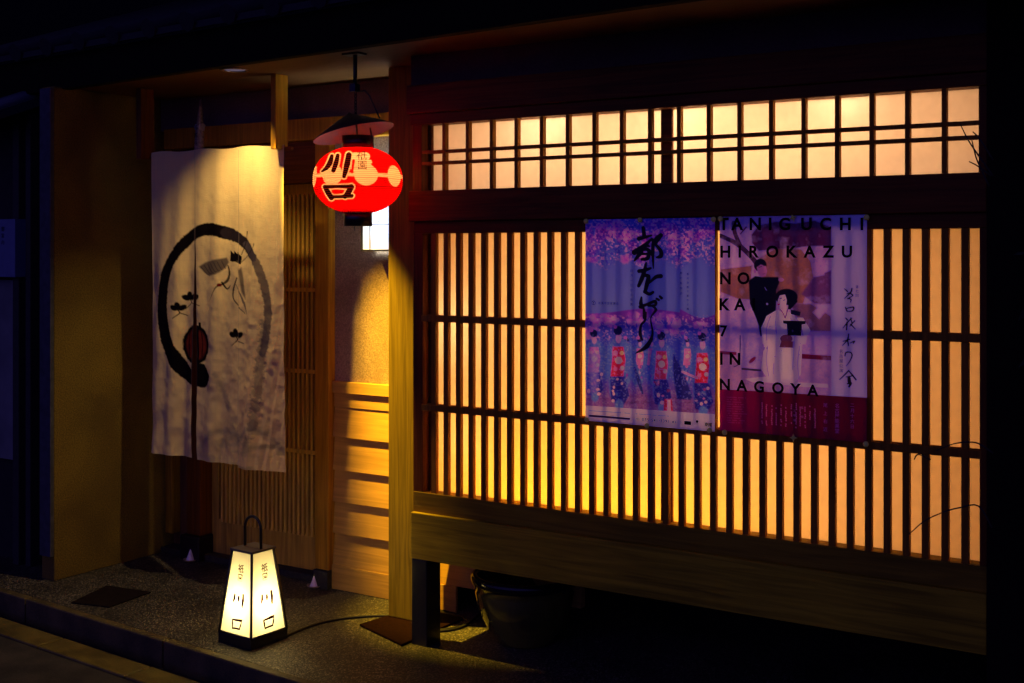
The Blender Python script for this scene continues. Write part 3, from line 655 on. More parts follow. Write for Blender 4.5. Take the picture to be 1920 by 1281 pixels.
m = MB(); m.lathe([(0.001, -0.052), (0.043, -0.052), (0.043, -0.058), (0.012, -0.062), (0.012, -0.13)], LC, 32); m.build('bulb_holder', M_black, lan)
m = MB(); m.tube([LC + Vector((0, -.02, -.185)), LC + Vector((0.003, -.02, -.2)), LC + Vector((0, -.02, -.205)), LC + Vector((-.003, -.02, -.2)), LC + Vector((0, -.02, -.185))], 0.0012, 6); m.build('hook', M_blackmetal, lan)
# tilted tin hood
HC = Vector((PX(663, 3.8), 3.80, PZ(663, 250, 3.8)))
right = Vector((CS, SN, 0)); fwd = Vector((-SN, CS, 0))
Mt = Matrix.Rotation(math.radians(-13.5), 3, fwd) @ Matrix.Rotation(math.radians(-4), 3, right)
m = MB(); m.lathe([(0.166, -0.001), (0.163, 0.003), (0.10, 0.036), (0.05, 0.062), (0.012, 0.080), (0.006, 0.086), (0.001, 0.086)], HC, 56, Mt); hood = m.build('hood', plain('hood_black', (0.015, 0.012, 0.013), 0.45), lan)
m = MB(); m.lathe([(0.1655, -0.0015), (0.162, 0.001), (0.10, 0.032), (0.05, 0.056), (0.001, 0.072)], HC, 56, Mt); m.build('hood_lining', plain('hood_lining', (0.13, 0.12, 0.2), 0.6), hood)
top = Vector((PX(666, 3.80), 3.80, ZS))
m = MB(); m.tube([top, Vector((top.x, 3.8, PZ(666, 168, 3.8)))], 0.0085, 12); m.box(top.x - .05, top.x + .035, 3.775, 3.83, ZS - 0.008, ZS); m.box(top.x - .018, top.x + .012, 3.785, 3.815, PZ(666, 172, 3.8), PZ(666, 158, 3.8))
m.build('bracket', M_blackmetal, lan)
m = MB(); za, zb2 = PZ(667, 172, 3.8), PZ(668, 217, 3.8)
for i in range(8):
    z = za + (zb2 - za) * (i + .5) / 8; h = abs(zb2 - za) / 11
    pts = [Vector((top.x + 0.002 + (0.006 * math.cos(t) if i % 2 else 0), 3.8 + (0 if i % 2 else 0.006 * math.cos(t)), z + h * math.sin(t))) for t in [k * math.pi / 4 for k in range(9)]]; m.tube(pts, 0.002, 6)
m.tube([Vector((top.x + .002, 3.8, zb2 + .012)), Vector((LC.x, 3.8, LC.z + .152))], 0.004, 8)
m.build('chain', M_blackmetal, lan)
cab = [pt(674, 172, 3.8), pt(684, 170, 3.8), pt(693, 180, 3.8), pt(704, 205, 3.82), pt(712, 222, 3.82)]
m = MB(); m.tube(cab, 0.0035, 8); m.tube([pt(694, 240, 3.76), pt(697, 256, 3.755), pt(697, 270, 3.755)], 0.0035, 8); m.build('wire', M_blackmetal, lan)
light('lantern_bulb', LC + Vector((0.0, 0.0, 0.035)), 3.9, (1.0, 0.48, 0.22), 0.035, lan)

# ------------------------------------------------------------------ floor lantern
FC = Vector((-3.572, 3.648, 0)); FA = math.radians(-4)
def fl(x, y, z): c, s_ = math.cos(FA), math.sin(FA); return Vector((FC.x + x * c - y * s_, FC.y + x * s_ + y * c, z))
flo = empty('floor_lantern', FC, 'tapered four sided paper floor lantern with black frame and arched handle on the pavement', 'lantern')
b0, b1, zf0, zf1 = 0.097, 0.060, 0.042, 0.372
def sq(h, z): return [fl(-h, -h, z), fl(h, -h, z), fl(h, h, z), fl(-h, h, z)]
m = MB(); m.frustum(sq(b0 + .002, 0.0), sq(b0 + .002, 0.040)); m.build('base', M_black, flo, 0.002)
m = MB(); m.frustum(sq(b1 + .006, zf1), sq(b1 + .006, zf1 + 0.010)); m.build('lid', plain('lantern_lid', (0.12, 0.10, 0.07), 0.5), flo, 0.0015)
m = MB(); A_, B_ = sq(b0 - .001, 0.040), sq(b1 - .001, zf1)
for a, b in zip(A_, B_): m.tube([a, b], 0.0065, 4)
for L_ in (A_, B_):
    for i in range(4): m.tube([L_[i] + Vector((0, 0, .004)), L_[(i + 1) % 4] + Vector((0, 0, .004))], 0.0045, 4)
m.build('frame', M_black, flo)
M_lp = thin('lantern_washi', (0.85, 0.8, 0.6), 0.6, tcol=(0.72, 0.66, 0.44))
def strokes_kawaguchi(m, fn, w_):
    w_ = w_ * 1.25
    flat_stroke(m, [(-.30, .62), (-.32, .45), (-.40, .30)], [.09 * w_, .12 * w_, .05 * w_], fn); flat_stroke(m, [(0, .58), (.0, .46), (-.02, .36)], [.09 * w_, .13 * w_, .06 * w_], fn); flat_stroke(m, [(.3, .68), (.33, .45), (.30, .18)], [.10 * w_, .14 * w_, .08 * w_], fn)
    flat_stroke(m, [(-.33, -.30), (-.30, -.45), (-.27, -.66)], [.06 * w_, .09 * w_, .05 * w_], fn); flat_stroke(m, [(-.33, -.32), (0.05, -.30), (.36, -.28), (.30, -.46), (.22, -.62)], [.05 * w_, .07 * w_, .1 * w_, .08 * w_, .05 * w_], fn); flat_stroke(m, [(-.26, -.62), (0, -.60), (.28, -.60)], [.05 * w_, .06 * w_, .05 * w_], fn)
for i in range(4):
    m = MB(); a = [A_[i], A_[(i + 1) % 4]]; b = [B_[i], B_[(i + 1) % 4]]; ins = (FC - (a[0] + a[1]) / 2); ins.z = 0; ins = ins.normalized() * 0.0035
    m.poly([a[0] + ins, a[1] + ins, b[1] + ins, b[0] + ins]); pn = m.build('panel', M_lp, flo)
    if i < 2 or True:
        def fp(s_, t_, a=a, b=b, ins=ins):      # s_ in -1..1 half widths of the bottom, t_ 0..1 up the panel
            lo = (a[0] + a[1]) / 2; hi = (b[0] + b[1]) / 2; e = (a[1] - a[0]).normalized()
            return lo.lerp(hi, t_) + e * s_ * 0.09 + ins * 0.3 - ins.normalized() * 0.0012
        m = MB()
        gf = lambda u, v: fp(u / .09, v / 0.33)
        glyph(m, '祇', 0.002, 0.265, 0.034, gf, .015); glyph(m, '園', 0.002, 0.230, 0.028, gf, .015)
        g2 = lambda u, v: fp(u * 0.9 + .04, 0.29 + v * 0.33)
        strokes_kawaguchi(m, g2, 1.0)
        m.build('lettering', M_ink_brown, pn, recalc=False)
m = MB(); hp = []
for k in range(13):
    a = math.pi * k / 12; hp.append(fl(-0.048 * math.cos(a), 0.0, zf1 + 0.088 + 0.048 * math.sin(a)))
m.tube([fl(-.048, 0, zf1 + .008)] + hp + [fl(.048, 0, zf1 + .008)], 0.0062, 10); m.build('handle', M_black, flo)
light('floor_lantern_bulb', FC + Vector((0, 0, 0.16)), 4.4, (1.0, 0.80, 0.42), 0.03, flo)
# power cable
cp = [FC + Vector((.10, .03, .006)), gz(560, 1182, .006), gz(600, 1168, .006), gz(650, 1159, .006), gz(700, 1155, .006), gz(740, 1154, .006), gz(780, 1150, .006), gz(830, 1151, .006), gz(868, 1160, .006), gz(876, 1170, .006), gz(850, 1178, .006), gz(810, 1183, .006), gz(800, 1184, .006), gz(840, 1182, .006), gz(870, 1174, .006), gz(895, 1155, .006), gz(915, 1140, .006)]
def smooth_path(P, n=6):
    Q = []
    for i in range(len(P) - 1):
        p0 = P[max(i - 1, 0)]; p1 = P[i]; p2 = P[i + 1]; p3 = P[min(i + 2, len(P) - 1)]
        for k in range(n):
            t = k / n; Q.append(0.5 * (2 * p1 + (p2 - p0) * t + (2 * p0 - 5 * p1 + 4 * p2 - p3) * t * t + (3 * p1 - p0 - 3 * p2 + p3) * t ** 3))
    return Q + [P[-1]]
m = MB(); m.tube(smooth_path(cp), 0.0055, 8); tag(m.build('power_cable', plain('cable_rubber', (0.01, 0.01, 0.01), 0.5)), 'black cable trailing from the floor lantern behind the post to the pot', 'cable')

# ------------------------------------------------------------------ small things on the ground
def salt(px_, py_, label):
    c = gz(px_, py_); e_ = empty('salt_cone', c, label, 'salt pile', 'small cones of salt at the door')
    m = MB(); m.lathe([(0.001, 0.003), (0.024, 0.003), (0.036, 0.010), (0.038, 0.014), (0.034, 0.013), (0.022, 0.008), (0.001, 0.008)], c, 24); m.build('dish', plain('clay_dish', (0.4, 0.28, 0.16), 0.5), e_)
    m = MB(); m.lathe([(0.023, 0.009), (0.019, 0.018), (0.012, 0.036), (0.005, 0.055), (0.0005, 0.064)], c, 20); m.build('salt', M_white, e_)
salt(590, 1102, 'small white salt cone on a clay dish beside the door jamb'); salt(357, 1053, 'small white salt cone on a clay dish below the curtain, by the inner post')
# steel cover plate
m = MB(); Pd = [gz(133, 1132), gz(200, 1100), gz(283, 1112), gz(205, 1140)]
m.prism([(p.x, p.y) for p in Pd], 0.0, 0.006); tag(m.build('cover_plate', plain('rusty_steel_plate', (0.012, 0.007, 0.007), 0.7, metal=.2, spec=.1, nz=.4, nscale=25), None, 0.001), 'dark steel access cover set in the pavement by the left wall', 'cover plate')
# glazed planter under the bay
pc = Vector((PX(984, 4.24), 4.24, 0))
m = MB(); m.lathe([(0.001, 0.0), (0.115, 0.0), (0.121, 0.012), (0.152, 0.055), (0.182, 0.11), (0.200, 0.165), (0.207, 0.21), (0.206, 0.238), (0.216, 0.243), (0.222, 0.252), (0.222, 0.272), (0.214, 0.280), (0.200, 0.280), (0.192, 0.268), (0.188, 0.22), (0.14, 0.10), (0.001, 0.09)], pc, 64)
bm_pot = m; pm = m.bm
for f in pm.faces:
    z = sum(v.co.z for v in f.verts) / len(f.verts); f.material_index = 1 if z > 0.24 else 0
mg, t_, p_ = new_mat('olive_glaze'); p_.inputs['Roughness'].default_value = 0.08; p_.inputs['Coat Weight'].default_value = 0.6
g_ = N(t_, 'ShaderNodeTexCoord'); n_ = N(t_, 'ShaderNodeTexNoise'); n_.inputs['Scale'].default_value = 3.5; n_.inputs['Detail'].default_value = 5; n_.inputs['Distortion'].default_value = 1.2; t_.links.new(g_.outputs['Object'], n_.inputs['Vector'])
r_ = N(t_, 'ShaderNodeValToRGB'); r_.color_ramp.elements[0].position = 0.42; r_.color_ramp.elements[0].color = (0.05, 0.045, 0.006, 1); r_.color_ramp.elements[1].position = 0.56; r_.color_ramp.elements[1].color = (0.11, 0.10, 0.014, 1); t_.links.new(n_.outputs[0], r_.inputs[0]); t_.links.new(r_.outputs[0], p_.inputs['Base Color'])
rimm = plain('dark_rim_glaze', (0.012, 0.009, 0.006), 0.12, spec=.3)
tag(m.build('glazed_planter', [mg, rimm]), 'round olive glazed pot with dark rolled rim under the window beam', 'pot')

# ------------------------------------------------------------------ posters
def poster(name, x0p, x1p, yt, yb, label, paint, Y, curl):
    X0, X1 = PX(x0p, Y), PX(x1p, Y); Z1 = PZ(x0p, yt, Y); Z0 = PZ(x0p, yb, Y)
    e_ = empty(name, ((X0 + X1) / 2, Y, Z0), label, 'poster', 'event posters pinned to the lattice')
    nu = int((x1p - x0p) / 1.0); nv = int((yb - yt) / 1.0)
    U, V = np.meshgrid(np.linspace(0, 1, nu), np.linspace(0, 1, nv))
    X = X0 + U * (X1 - X0); Z = Z1 - V * (Z1 - Z0)
    px, py = proj(np.stack([X.ravel(), np.full(X.size, Y), Z.ravel()], 1))
    cv = Canvas(px, py, (100, 110, 235)); paint(cv)
    Yd = Y - 0.0018 * (1 + np.sin(U * 7 + V * 3)) - curl * np.clip((U - .93) * 14, 0, 1) ** 2 * (0.4 * np.sin(V * math.pi * 2.3) ** 2 + 1.6 * np.clip(V - .8, 0, 1) * 5 * .5)
    sheet = grid_mesh('sheet', np.stack([X, Yd, Z], -1), nu, nv, cv.c, thin(name + '_paper', (1, 1, 1), 0.62, attr='print', gloss=0.03, tint=(0.5, 0.6, 1.0)), e_)
    return e_, sheet
R_ = random.Random(3)
def paint_a(cv):
    x, y = cv.x, cv.y
    g = np.clip((y - 410) / 180, 0, 1)[:, None]
    cv.c = lin((82, 92, 240)) * (1 - g) + lin((104, 122, 255)) * g
    # blossom canopy
    for i in range(170):
        cx = R_.uniform(1098, 1342); ln = 52 + 26 * math.sin(cx * .07) + 10 * math.sin(cx * .21)
        cy = 414 + ln * R_.random() ** .8; s_ = R_.uniform(3, 9)
        c = R_.choice([(170, 60, 190), (205, 90, 205), (120, 50, 170), (226, 130, 226), (150, 40, 150), (90, 40, 150)]); cv.ell(cx, cy, s_, s_ * .9, c, soft=5, op=.7, rough=9)
    n = cv.noise(3.2, k=5, oct=2); band = np.clip((500 + 10 * np.sin(x * .09) - y) / 18, 0, 1)
    cv.put(np.clip((n - .56) * 7, 0, 1) * band * .8, (240, 165, 240)); cv.put(np.clip((.42 - n) * 7, 0, 1) * band * .75, (60, 22, 120))
    # hills
    def hill(yc): return yc
    hy = 588 - 10 * np.exp(-((x - 1210) / 60) ** 2) + 8 * np.sin((x - 1290) / 17) * (x > 1275)
    cv.put(np.clip((y - hy) / 1.5, 0, 1), (120, 50, 150)); cv.put(np.clip((y - hy - 12) / 12, 0, 1), (80, 70, 160))
    cv.put(np.clip((y - 612) / 14, 0, 1), (76, 90, 190))
    for cx, cy, r in ((1112, 600, 12), (1143, 600, 13), (1196, 604, 18), (1190, 598, 12), (1238, 602, 20), (1256, 606, 20), (1270, 615, 14), (1312, 615, 10), (1108, 622, 10)):
        for k in range(9): cv.ell(cx + R_.uniform(-r, r), cy + R_.uniform(-r, r) * .8, R_.uniform(3, 8), R_.uniform(3, 7), R_.choice([(205, 120, 215), (230, 160, 235), (170, 80, 190)]), soft=4, op=.8, rough=7)
    cv.put(np.clip((cv.noise(3, k=15, oct=2) - .58) * 6, 0, 1) * np.clip((y - 590) / 5, 0, 1) * np.clip((640 - y) / 8, 0, 1) * .6, (240, 190, 245))
    # stage floor
    g = np.clip((y - 705) / 40, 0, 1); cv.put(g * .9, (150, 95, 130)); cv.put(np.clip((cv.noise(70, 3, k=8) - .5) * 3, 0, 1) * g * .4, (90, 50, 95))
    # dancers seen from behind: blue kimono, red sashes, black hair
    def dancer(cx, top, s_, obi, lean=0, skirt=(40, 40, 130)):
        B = (88, 120, 250)
        cv.poly([(cx - 20 * s_, top + 34 * s_), (cx - 8 * s_, top + 22 * s_), (cx + 10 * s_, top + 22 * s_), (cx + 24 * s_, top + 34 * s_), (cx + 34 * s_ + lean, top + 95 * s_), (cx + 24 * s_ + lean, top + 112 * s_), (cx + 14 * s_, top + 80 * s_), (cx + 10 * s_, top + 130 * s_), (cx - 16 * s_, top + 130 * s_), (cx - 20 * s_, top + 80 * s_), (cx - 30 * s_, top + 100 * s_)], B, soft=3)
        cv.poly([(cx - 16 * s_, top + 92 * s_), (cx + 12 * s_, top + 92 * s_), (cx + 20 * s_, top + 128 * s_), (cx + 8 * s_, top + 148 * s_), (cx - 14 * s_, top + 140 * s_)], skirt, soft=2)
        cv.ell(cx + 1, top + 146 * s_, 8 * s_, 11 * s_, (100, 140, 255), soft=3)
        for k in range(10): cv.ell(cx + R_.uniform(-14, 16) * s_, top + R_.uniform(94, 140) * s_, R_.uniform(1.5, 4), R_.uniform(1.5, 4), R_.choice([(220, 130, 150), (90, 120, 240), (250, 190, 190), (150, 60, 110)]), soft=1.5)
        cv.poly([(cx - 11 * s_, top + 36 * s_), (cx + 9 * s_, top + 36 * s_), (cx + 13 * s_, top + 60 * s_), (cx + 9 * s_, top + 92 * s_), (cx - 15 * s_, top + 92 * s_), (cx - 12 * s_, top + 60 * s_)], obi, soft=1.5)
        for (a, b, r, c) in ((0, 62, 6.5, (220, 215, 180)), (6, 48, 4, (220, 190, 110)), (-6, 48, 4.5, (240, 150, 190)), (-6, 78, 4, (235, 120, 150)), (7, 76, 4, (190, 190, 200))): cv.ell(cx + a * s_, top + b * s_, r * s_, r * s_, c, soft=1.5)
        cv.ell(cx, top + 20 * s_, 5 * s_, 9 * s_, (225, 165, 215), soft=2); cv.ell(cx - 1, top + 6 * s_, 8.5 * s_, 9 * s_, (14, 20, 70), soft=2); cv.ell(cx - 6 * s_, top - 1 * s_, 3, 3, (220, 110, 190), soft=2)
    dancer(1115, 620, .85, (190, 120, 180)); cv.poly([(1104, 660), (1124, 660), (1120, 738), (1106, 738)], (140, 130, 235), soft=6, op=.7)
    for cx in (1176, 1200, 1222, 1290): dancer(cx, 634, .55, (225, 120, 150), skirt=(70, 100, 220))
    dancer(1160, 614, 1.0, (214, 40, 70), 8); dancer(1241, 624, .95, (205, 60, 90), 10); dancer(1318, 626, 1.0, (215, 30, 50), 0)
    cv.poly([(1262, 660), (1274, 680), (1300, 742), (1296, 750), (1270, 748), (1262, 700)], (44, 44, 120), soft=3); cv.stroke([(1280, 697), (1308, 709)], 4, (235, 150, 180)); cv.stroke([(1190, 690), (1198, 715), (1205, 738)], [4, 8, 3], (40, 50, 120))
    cv.poly([(1246, 748), (1260, 748), (1263, 775), (1244, 772)], (190, 40, 70), soft=1.5); cv.poly([(1252, 750), (1257, 750), (1259, 776), (1252, 775)], (235, 190, 220), soft=1.2)
    fine = cv.noise(2.5, k=44, oct=2); zone = np.clip((y - 625) / 10, 0, 1); cv.put(np.clip((fine - .6) * 5, 0, 1) * zone * .35, (190, 200, 255)); cv.put(np.clip((.38 - fine) * 5, 0, 1) * zone * .35, (30, 30, 100))
    # pale footer
    fy = 760 + (x - 1098) * 0.068
    cv.put(np.clip((y - fy) / 1.0, 0, 1), (205, 200, 250))
    cv.stroke([(1106, 779.5), (1180, 785.5)], 4, (46, 20, 60), smooth=False)
    for k in range(46):
        xx = 1105 + k * 1.7; 
        if R_.random() < .85: cv.ell(xx, 770 + (xx - 1105) * .068, .7, 1.3, (30, 20, 60), soft=.7, op=.75)
    for k in range(40):
        xx = 1192 + k * 1.7
        if R_.random() < .85: cv.ell(xx, 776 + (xx - 1192) * .068, .7, 1.3, (30, 20, 60), soft=.7, op=.7)
    cv.c = np.clip(cv.c * np.array([1.35, 1.5, 2.0]), 0, .95)
    # brush title
    Z1 = lambda L: [(1080 + a / 5.82, 390 + b / 5.82) for a, b in L]; K = (6, 5, 16)
    for P_, W_ in [([(735, 215), (745, 300)], [7, 8]), ([(690, 335), (745, 322), (825, 300)], [9, 7, 4]), ([(830, 335), (760, 400), (640, 485)], [4, 8, 11]), ([(650, 470), (760, 415), (800, 420)], [6, 7, 4]),
                   ([(735, 440), (690, 510), (640, 575)], [7, 9, 4]), ([(720, 460), (770, 450), (800, 480), (780, 550), (720, 560)], [6, 7, 8, 8, 6]), ([(700, 505), (785, 500)], [5, 5]),
                   ([(925, 300), (880, 340), (840, 400)], [9, 10, 6]), ([(845, 350), (838, 480), (845, 660)], [6, 7.5, 2.5]), ([(870, 400), (925, 470), (925, 525), (880, 540)], [5, 8, 9, 4]), ([(915, 330), (870, 390)], [6, 5]),
                   ([(690, 690), (750, 680), (815, 658)], [8, 8, 5]), ([(765, 600), (750, 680), (720, 770), (685, 850)], [4, 8, 9, 7]), ([(730, 740), (790, 745), (775, 830), (755, 910)], [6, 8, 9, 7]), ([(925, 745), (870, 755), (800, 820)], [9, 8, 4]), ([(750, 915), (800, 940), (840, 920)], [7, 7, 6]),
                   ([(715, 975), (708, 1040), (715, 1090)], [4, 8, 5]), ([(700, 1080), (780, 1050), (860, 1020), (865, 1060), (790, 1070)], [7, 6, 7, 6, 4]), ([(880, 990), (905, 1005)], [5, 5]), ([(915, 965), (935, 985)], [5, 6]),
                   ([(735, 1080), (745, 1150), (740, 1200)], [4, 6, 5])]: cv.stroke(Z1(P_), W_, K, soft=.9)
    Z2 = lambda L: [(1080 + a / 5.568, 590 + b / 5.568) for a, b in L]
    cv.stroke(Z2([(730, -20), (720, 60), (680, 110), (670, 200), (695, 268)]), [4, 5, 5, 7, 3], (10, 8, 40), soft=.9); cv.stroke(Z2([(790, -90), (835, -50), (780, 40), (800, 200), (740, 330), (620, 405)]), [3, 6, 2.5, 5, 10, 2], (10, 8, 40), soft=.9)
def paint_b(cv):
    x, y = cv.x, cv.y; cv.c[:] = lin((214, 180, 236))
    Z3 = lambda L: [(1330 + a / 5.569, 390 + b / 5.569) for a, b in L]; Z4 = lambda L: [(1330 + a / 5.125, 600 + b / 5.125) for a, b in L]
    OCH = (176, 116, 92); PLUM = (96, 28, 80); MAU = (128, 72, 130)
    cv.poly(Z3([(120, 640), (450, 600), (430, 960), (300, 950), (120, 880)]), OCH, soft=3)
    cv.poly(Z3([(520, 520), (700, 420), (960, 430), (1060, 560), (1090, 720), (980, 1000), (760, 1000), (560, 760)]), OCH, soft=3)
    cv.poly(Z3([(1090, 720), (1275, 650), (1275, 1010), (1100, 1000), (960, 900)]), MAU, soft=3)
    cv.poly(Z3([(850, 1000), (1060, 1000), (1275, 1130), (1275, 1290), (950, 1290)]), (150, 100, 118), soft=3); cv.poly(Z3([(1080, 1090), (1180, 1000), (1275, 1010), (1150, 1160)]), (222, 190, 226), soft=3)
    cv.poly(Z3([(440, 280), (520, 180), (700, 140), (900, 160), (1100, 130), (1275, 200), (1275, 400), (1050, 400), (900, 420), (700, 430), (520, 450), (450, 370)]), PLUM, soft=3)
    cv.poly(Z3([(960, 410), (1240, 400), (1200, 700), (1100, 720), (1060, 540)]), (216, 170, 216), soft=3)
    cv.stroke(Z3([(120, 290), (300, 380), (450, 520), (520, 620)]), [8, 9, 9, 10], (70, 30, 60)); cv.stroke(Z3([(260, 160), (270, 260), (330, 400)]), [10, 8, 8], (70, 34, 66)); cv.stroke(Z3([(330, 270), (390, 200)]), 3, (110, 20, 60))
    # floor, drapery folds, red rails
    cv.poly(Z4([(105, 330), (1172, 330), (1172, 720), (105, 690)]), (196, 158, 196), soft=2)
    cv.poly(Z4([(300, 0), (500, 0), (520, 470), (290, 450)]), (206, 182, 238), soft=3); cv.poly(Z4([(455, -20), (520, 0), (530, 150), (490, 160)]), (24, 14, 60), soft=2)
    cv.poly(Z4([(890, 325), (1175, 345), (1175, 390), (890, 372)]), (130, 8, 56)); cv.poly(Z4([(105, 295), (265, 308), (262, 338), (105, 330)]), (140, 20, 76)); cv.ell(*Z4([(415, 385)])[0], 8.5, 3.6, (150, 14, 60), rot=-42); cv.stroke(Z4([(320, 470), (490, 485)]), 4, (40, 30, 70)); cv.stroke(Z4([(300, 150), (290, 400), (240, 450)]), 2, (70, 50, 100))
    nz_ = cv.noise(16, k=61, oct=4); cv.put(np.clip((nz_ - .5) * 2.2, 0, 1) * .5, (110, 84, 140)); cv.put(np.clip((.45 - nz_) * 2.2, 0, 1) * .5, (240, 214, 250))
    fz_ = cv.noise(2.2, k=71, oct=2); cv.put(np.clip((fz_ - .5) * 2, 0, 1) * .3, (60, 40, 90))
    # standing figure in dark robe
    DK = (6, 5, 18)
    cv.poly(Z3([(415, 760), (480, 710), (560, 720), (720, 722), (730, 780), (700, 860), (700, 1010), (690, 1150), (640, 1280), (545, 1290), (480, 1130), (425, 1000)]), DK, soft=1.6)
    cv.ell(*Z3([(535, 600)])[0], 12, 12.5, (12, 8, 26)); cv.poly(Z3([(500, 620), (540, 590), (595, 610), (605, 660), (590, 715), (550, 722), (510, 690)]), (205, 130, 175), soft=1.6)
    cv.stroke(Z3([(570, 605), (590, 600)]), 1.2, (30, 10, 30)); cv.stroke(Z3([(520, 620), (550, 612)]), 1.3, (30, 10, 30)); cv.stroke(Z3([(560, 690), (585, 688)]), 1, (120, 30, 70)); cv.ell(*Z3([(480, 660)])[0], 2.5, 4, (190, 115, 160)); cv.ell(*Z3([(750, 750)])[0], 5, 3.4, (215, 150, 190)); cv.stroke(Z3([(590, 850), (600, 860), (580, 830)]), 1, (160, 160, 210)); cv.ell(*Z3([(605, 1003)])[0], 1.8, 1.8, (170, 160, 210))
    # kneeling figure in white with full black wig
    cv.poly(Z3([(600, 1130), (700, 1070), (800, 1070), (880, 1120), (1040, 1250), (1000, 1420), (560, 1420), (545, 1250)]), (246, 238, 255), soft=1.8)
    cv.poly(Z4([(520, 60), (560, -20), (900, -20), (970, 100), (890, 220), (880, 520), (830, 590), (560, 560), (500, 470), (530, 250)]), (248, 240, 255), soft=1.8)
    cv.ell(*Z3([(805, 930)])[0], 21, 15.5, (10, 6, 18)); cv.poly(Z3([(830, 930), (910, 900), (920, 980), (850, 1060), (820, 1060)]), (10, 6, 18))
    cv.poly(Z3([(738, 915), (790, 905), (808, 960), (800, 1030), (765, 1052), (728, 1020), (714, 985), (722, 950)]), (240, 224, 252), soft=1.2); cv.poly(Z3([(730, 1030), (800, 1020), (820, 1080), (740, 1090)]), (238, 220, 250), soft=1.2)
    cv.stroke(Z3([(742, 1062), (770, 1100), (790, 1150)]), 2, (150, 60, 90)); cv.stroke(Z3([(815, 1062), (805, 1110), (792, 1150)]), 2.4, (120, 60, 120))
    for P_ in ([(640, 1130), (600, 1250), (600, 1380)], [(900, 1140), (960, 1250), (980, 1330)], [(690, 1180), (700, 1300)], [(850, 1150), (880, 1240)]): cv.stroke(Z3(P_), 3.5, (150, 136, 214), soft=2.5, op=.8)
    for P_ in ([(560, 250), (550, 400), (570, 540)], [(870, 250), (850, 400), (860, 560)], [(720, 320), (730, 440), (760, 540)], [(620, 420), (615, 520)]): cv.stroke(Z4(P_), 3.5, (158, 142, 214), soft=2.5, op=.8)
    cv.stroke(Z3([(735, 948), (757, 942)]), 1.6, (30, 10, 30)); cv.stroke(Z3([(772, 966), (792, 960)]), 1.6, (30, 10, 30)); cv.ell(*Z3([(722, 1008)])[0], 2.2, 1.5, (190, 10, 40))
    cv.stroke(Z3([(735, 945), (755, 938)]), 1, (30, 10, 30)); cv.stroke(Z3([(770, 965), (790, 958)]), 1, (30, 10, 30)); cv.ell(*Z3([(733, 1003)])[0], 1.6, 1.3, (170, 10, 40)); 
    cv.poly(Z3([(850, 1060), (955, 1085), (945, 1130), (850, 1110)]), (22, 18, 50)); cv.ell(*Z4([(740, 180)])[0], 12, 8, (110, 60, 90)); cv.poly(Z4([(690, 200), (820, 205), (810, 270), (670, 265)]), (120, 60, 74), soft=1.5)
    cv.poly(Z4([(655, 285), (760, 275), (800, 480), (820, 590), (700, 560)]), (252, 246, 255), soft=2.2)
    cv.poly(Z4([(705, 5), (925, 10), (925, 40), (890, 45), (885, 155), (750, 150), (745, 40), (710, 35)]), (8, 6, 14))
    cv.stroke(Z4([(820, 160), (810, 320), (800, 480)]), 4, (150, 150, 220), op=.8, soft=3); cv.stroke(Z4([(640, 80), (650, 190), (640, 360)]), 3, (150, 140, 210), op=.7, soft=3)
    for k in range(34): cx, cy = Z4([(R_.uniform(520, 900), R_.uniform(60, 560))])[0]; cv.ell(cx, cy, R_.uniform(.8, 1.8), R_.uniform(.8, 2.4), (120, 90, 130), soft=1, op=.7)
    cv.poly(Z4([(340, 565), (560, 545), (860, 600), (1140, 615), (1150, 650), (860, 640), (560, 600), (420, 600)]), (226, 214, 246), soft=1.6)
    # right margin strip with brush title
    mx = 1559; cv.c = np.clip(cv.c * np.array([1.05, 1.05, 1.4]), 0, .95); cv.put(np.clip((x - mx) / .8, 0, 1), (205, 200, 255))
    K = (10, 8, 26)
    for P_, W_ in ((Z3([(1415, 845), (1445, 872)]), [2, 3]), (Z3([(1492, 842), (1480, 880), (1415, 945)]), [3, 3.4, 1.6]), (Z3([(1438, 898), (1468, 888), (1502, 912)]), [1.5, 2.5, 3]), (Z3([(1500, 918), (1448, 948)]), [2, 2.6]), (Z3([(1452, 946), (1482, 955), (1478, 985)]), [2, 2.6, 2]),
                   (Z3([(1424, 1038), (1440, 1076)]), [2.4, 3]), (Z3([(1438, 1048), (1508, 1036), (1498, 1074), (1445, 1080)]), [2, 3.4, 3, 2]),
                   (Z3([(1428, 1150), (1444, 1168)]), [2.4, 3]), (Z3([(1490, 1150), (1450, 1190), (1398, 1255)]), [2, 3.2, 1.6]), (Z3([(1442, 1195), (1436, 1272)]), [3, 3]), (Z3([(1480, 1148), (1494, 1205)]), [2, 2.6]), (Z3([(1522, 1178), (1470, 1235)]), [2.6, 2]), (Z3([(1480, 1215), (1526, 1262)]), [3, 2]),
                   (Z4([(1342, 135), (1330, 190), (1282, 245)]), [2.6, 3.4, 1.6]), (Z4([(1288, 205), (1352, 186)]), [2, 2.6]), (Z4([(1332, 190), (1340, 245)]), [3, 2.6]), (Z4([(1356, 222), (1398, 204), (1386, 226)]), [2, 3, 2]),
                   (Z4([(1306, 345), (1318, 312), (1362, 312), (1374, 345), (1350, 400), (1318, 442)]), [2.4, 3, 2.6, 3, 2.4, 1.2]),
                   (Z4([(1344, 484), (1310, 520), (1256, 572)]), [2.4, 3, 2]), (Z4([(1342, 488), (1378, 530), (1412, 574)]), [2, 3.4, 3]), (Z4([(1318, 548), (1372, 538)]), [2, 2.6]), (Z4([(1345, 560), (1348, 590)]), [6, 7]), (Z4([(1330, 612), (1362, 608), (1346, 640)]), [3, 5, 4])): cv.stroke(P_, W_, K, soft=.8)
    # purple and maroon foot
    fy = 729 + (x - 1350) * .058; c0 = np.clip((y - fy) / 1.0, 0, 1)
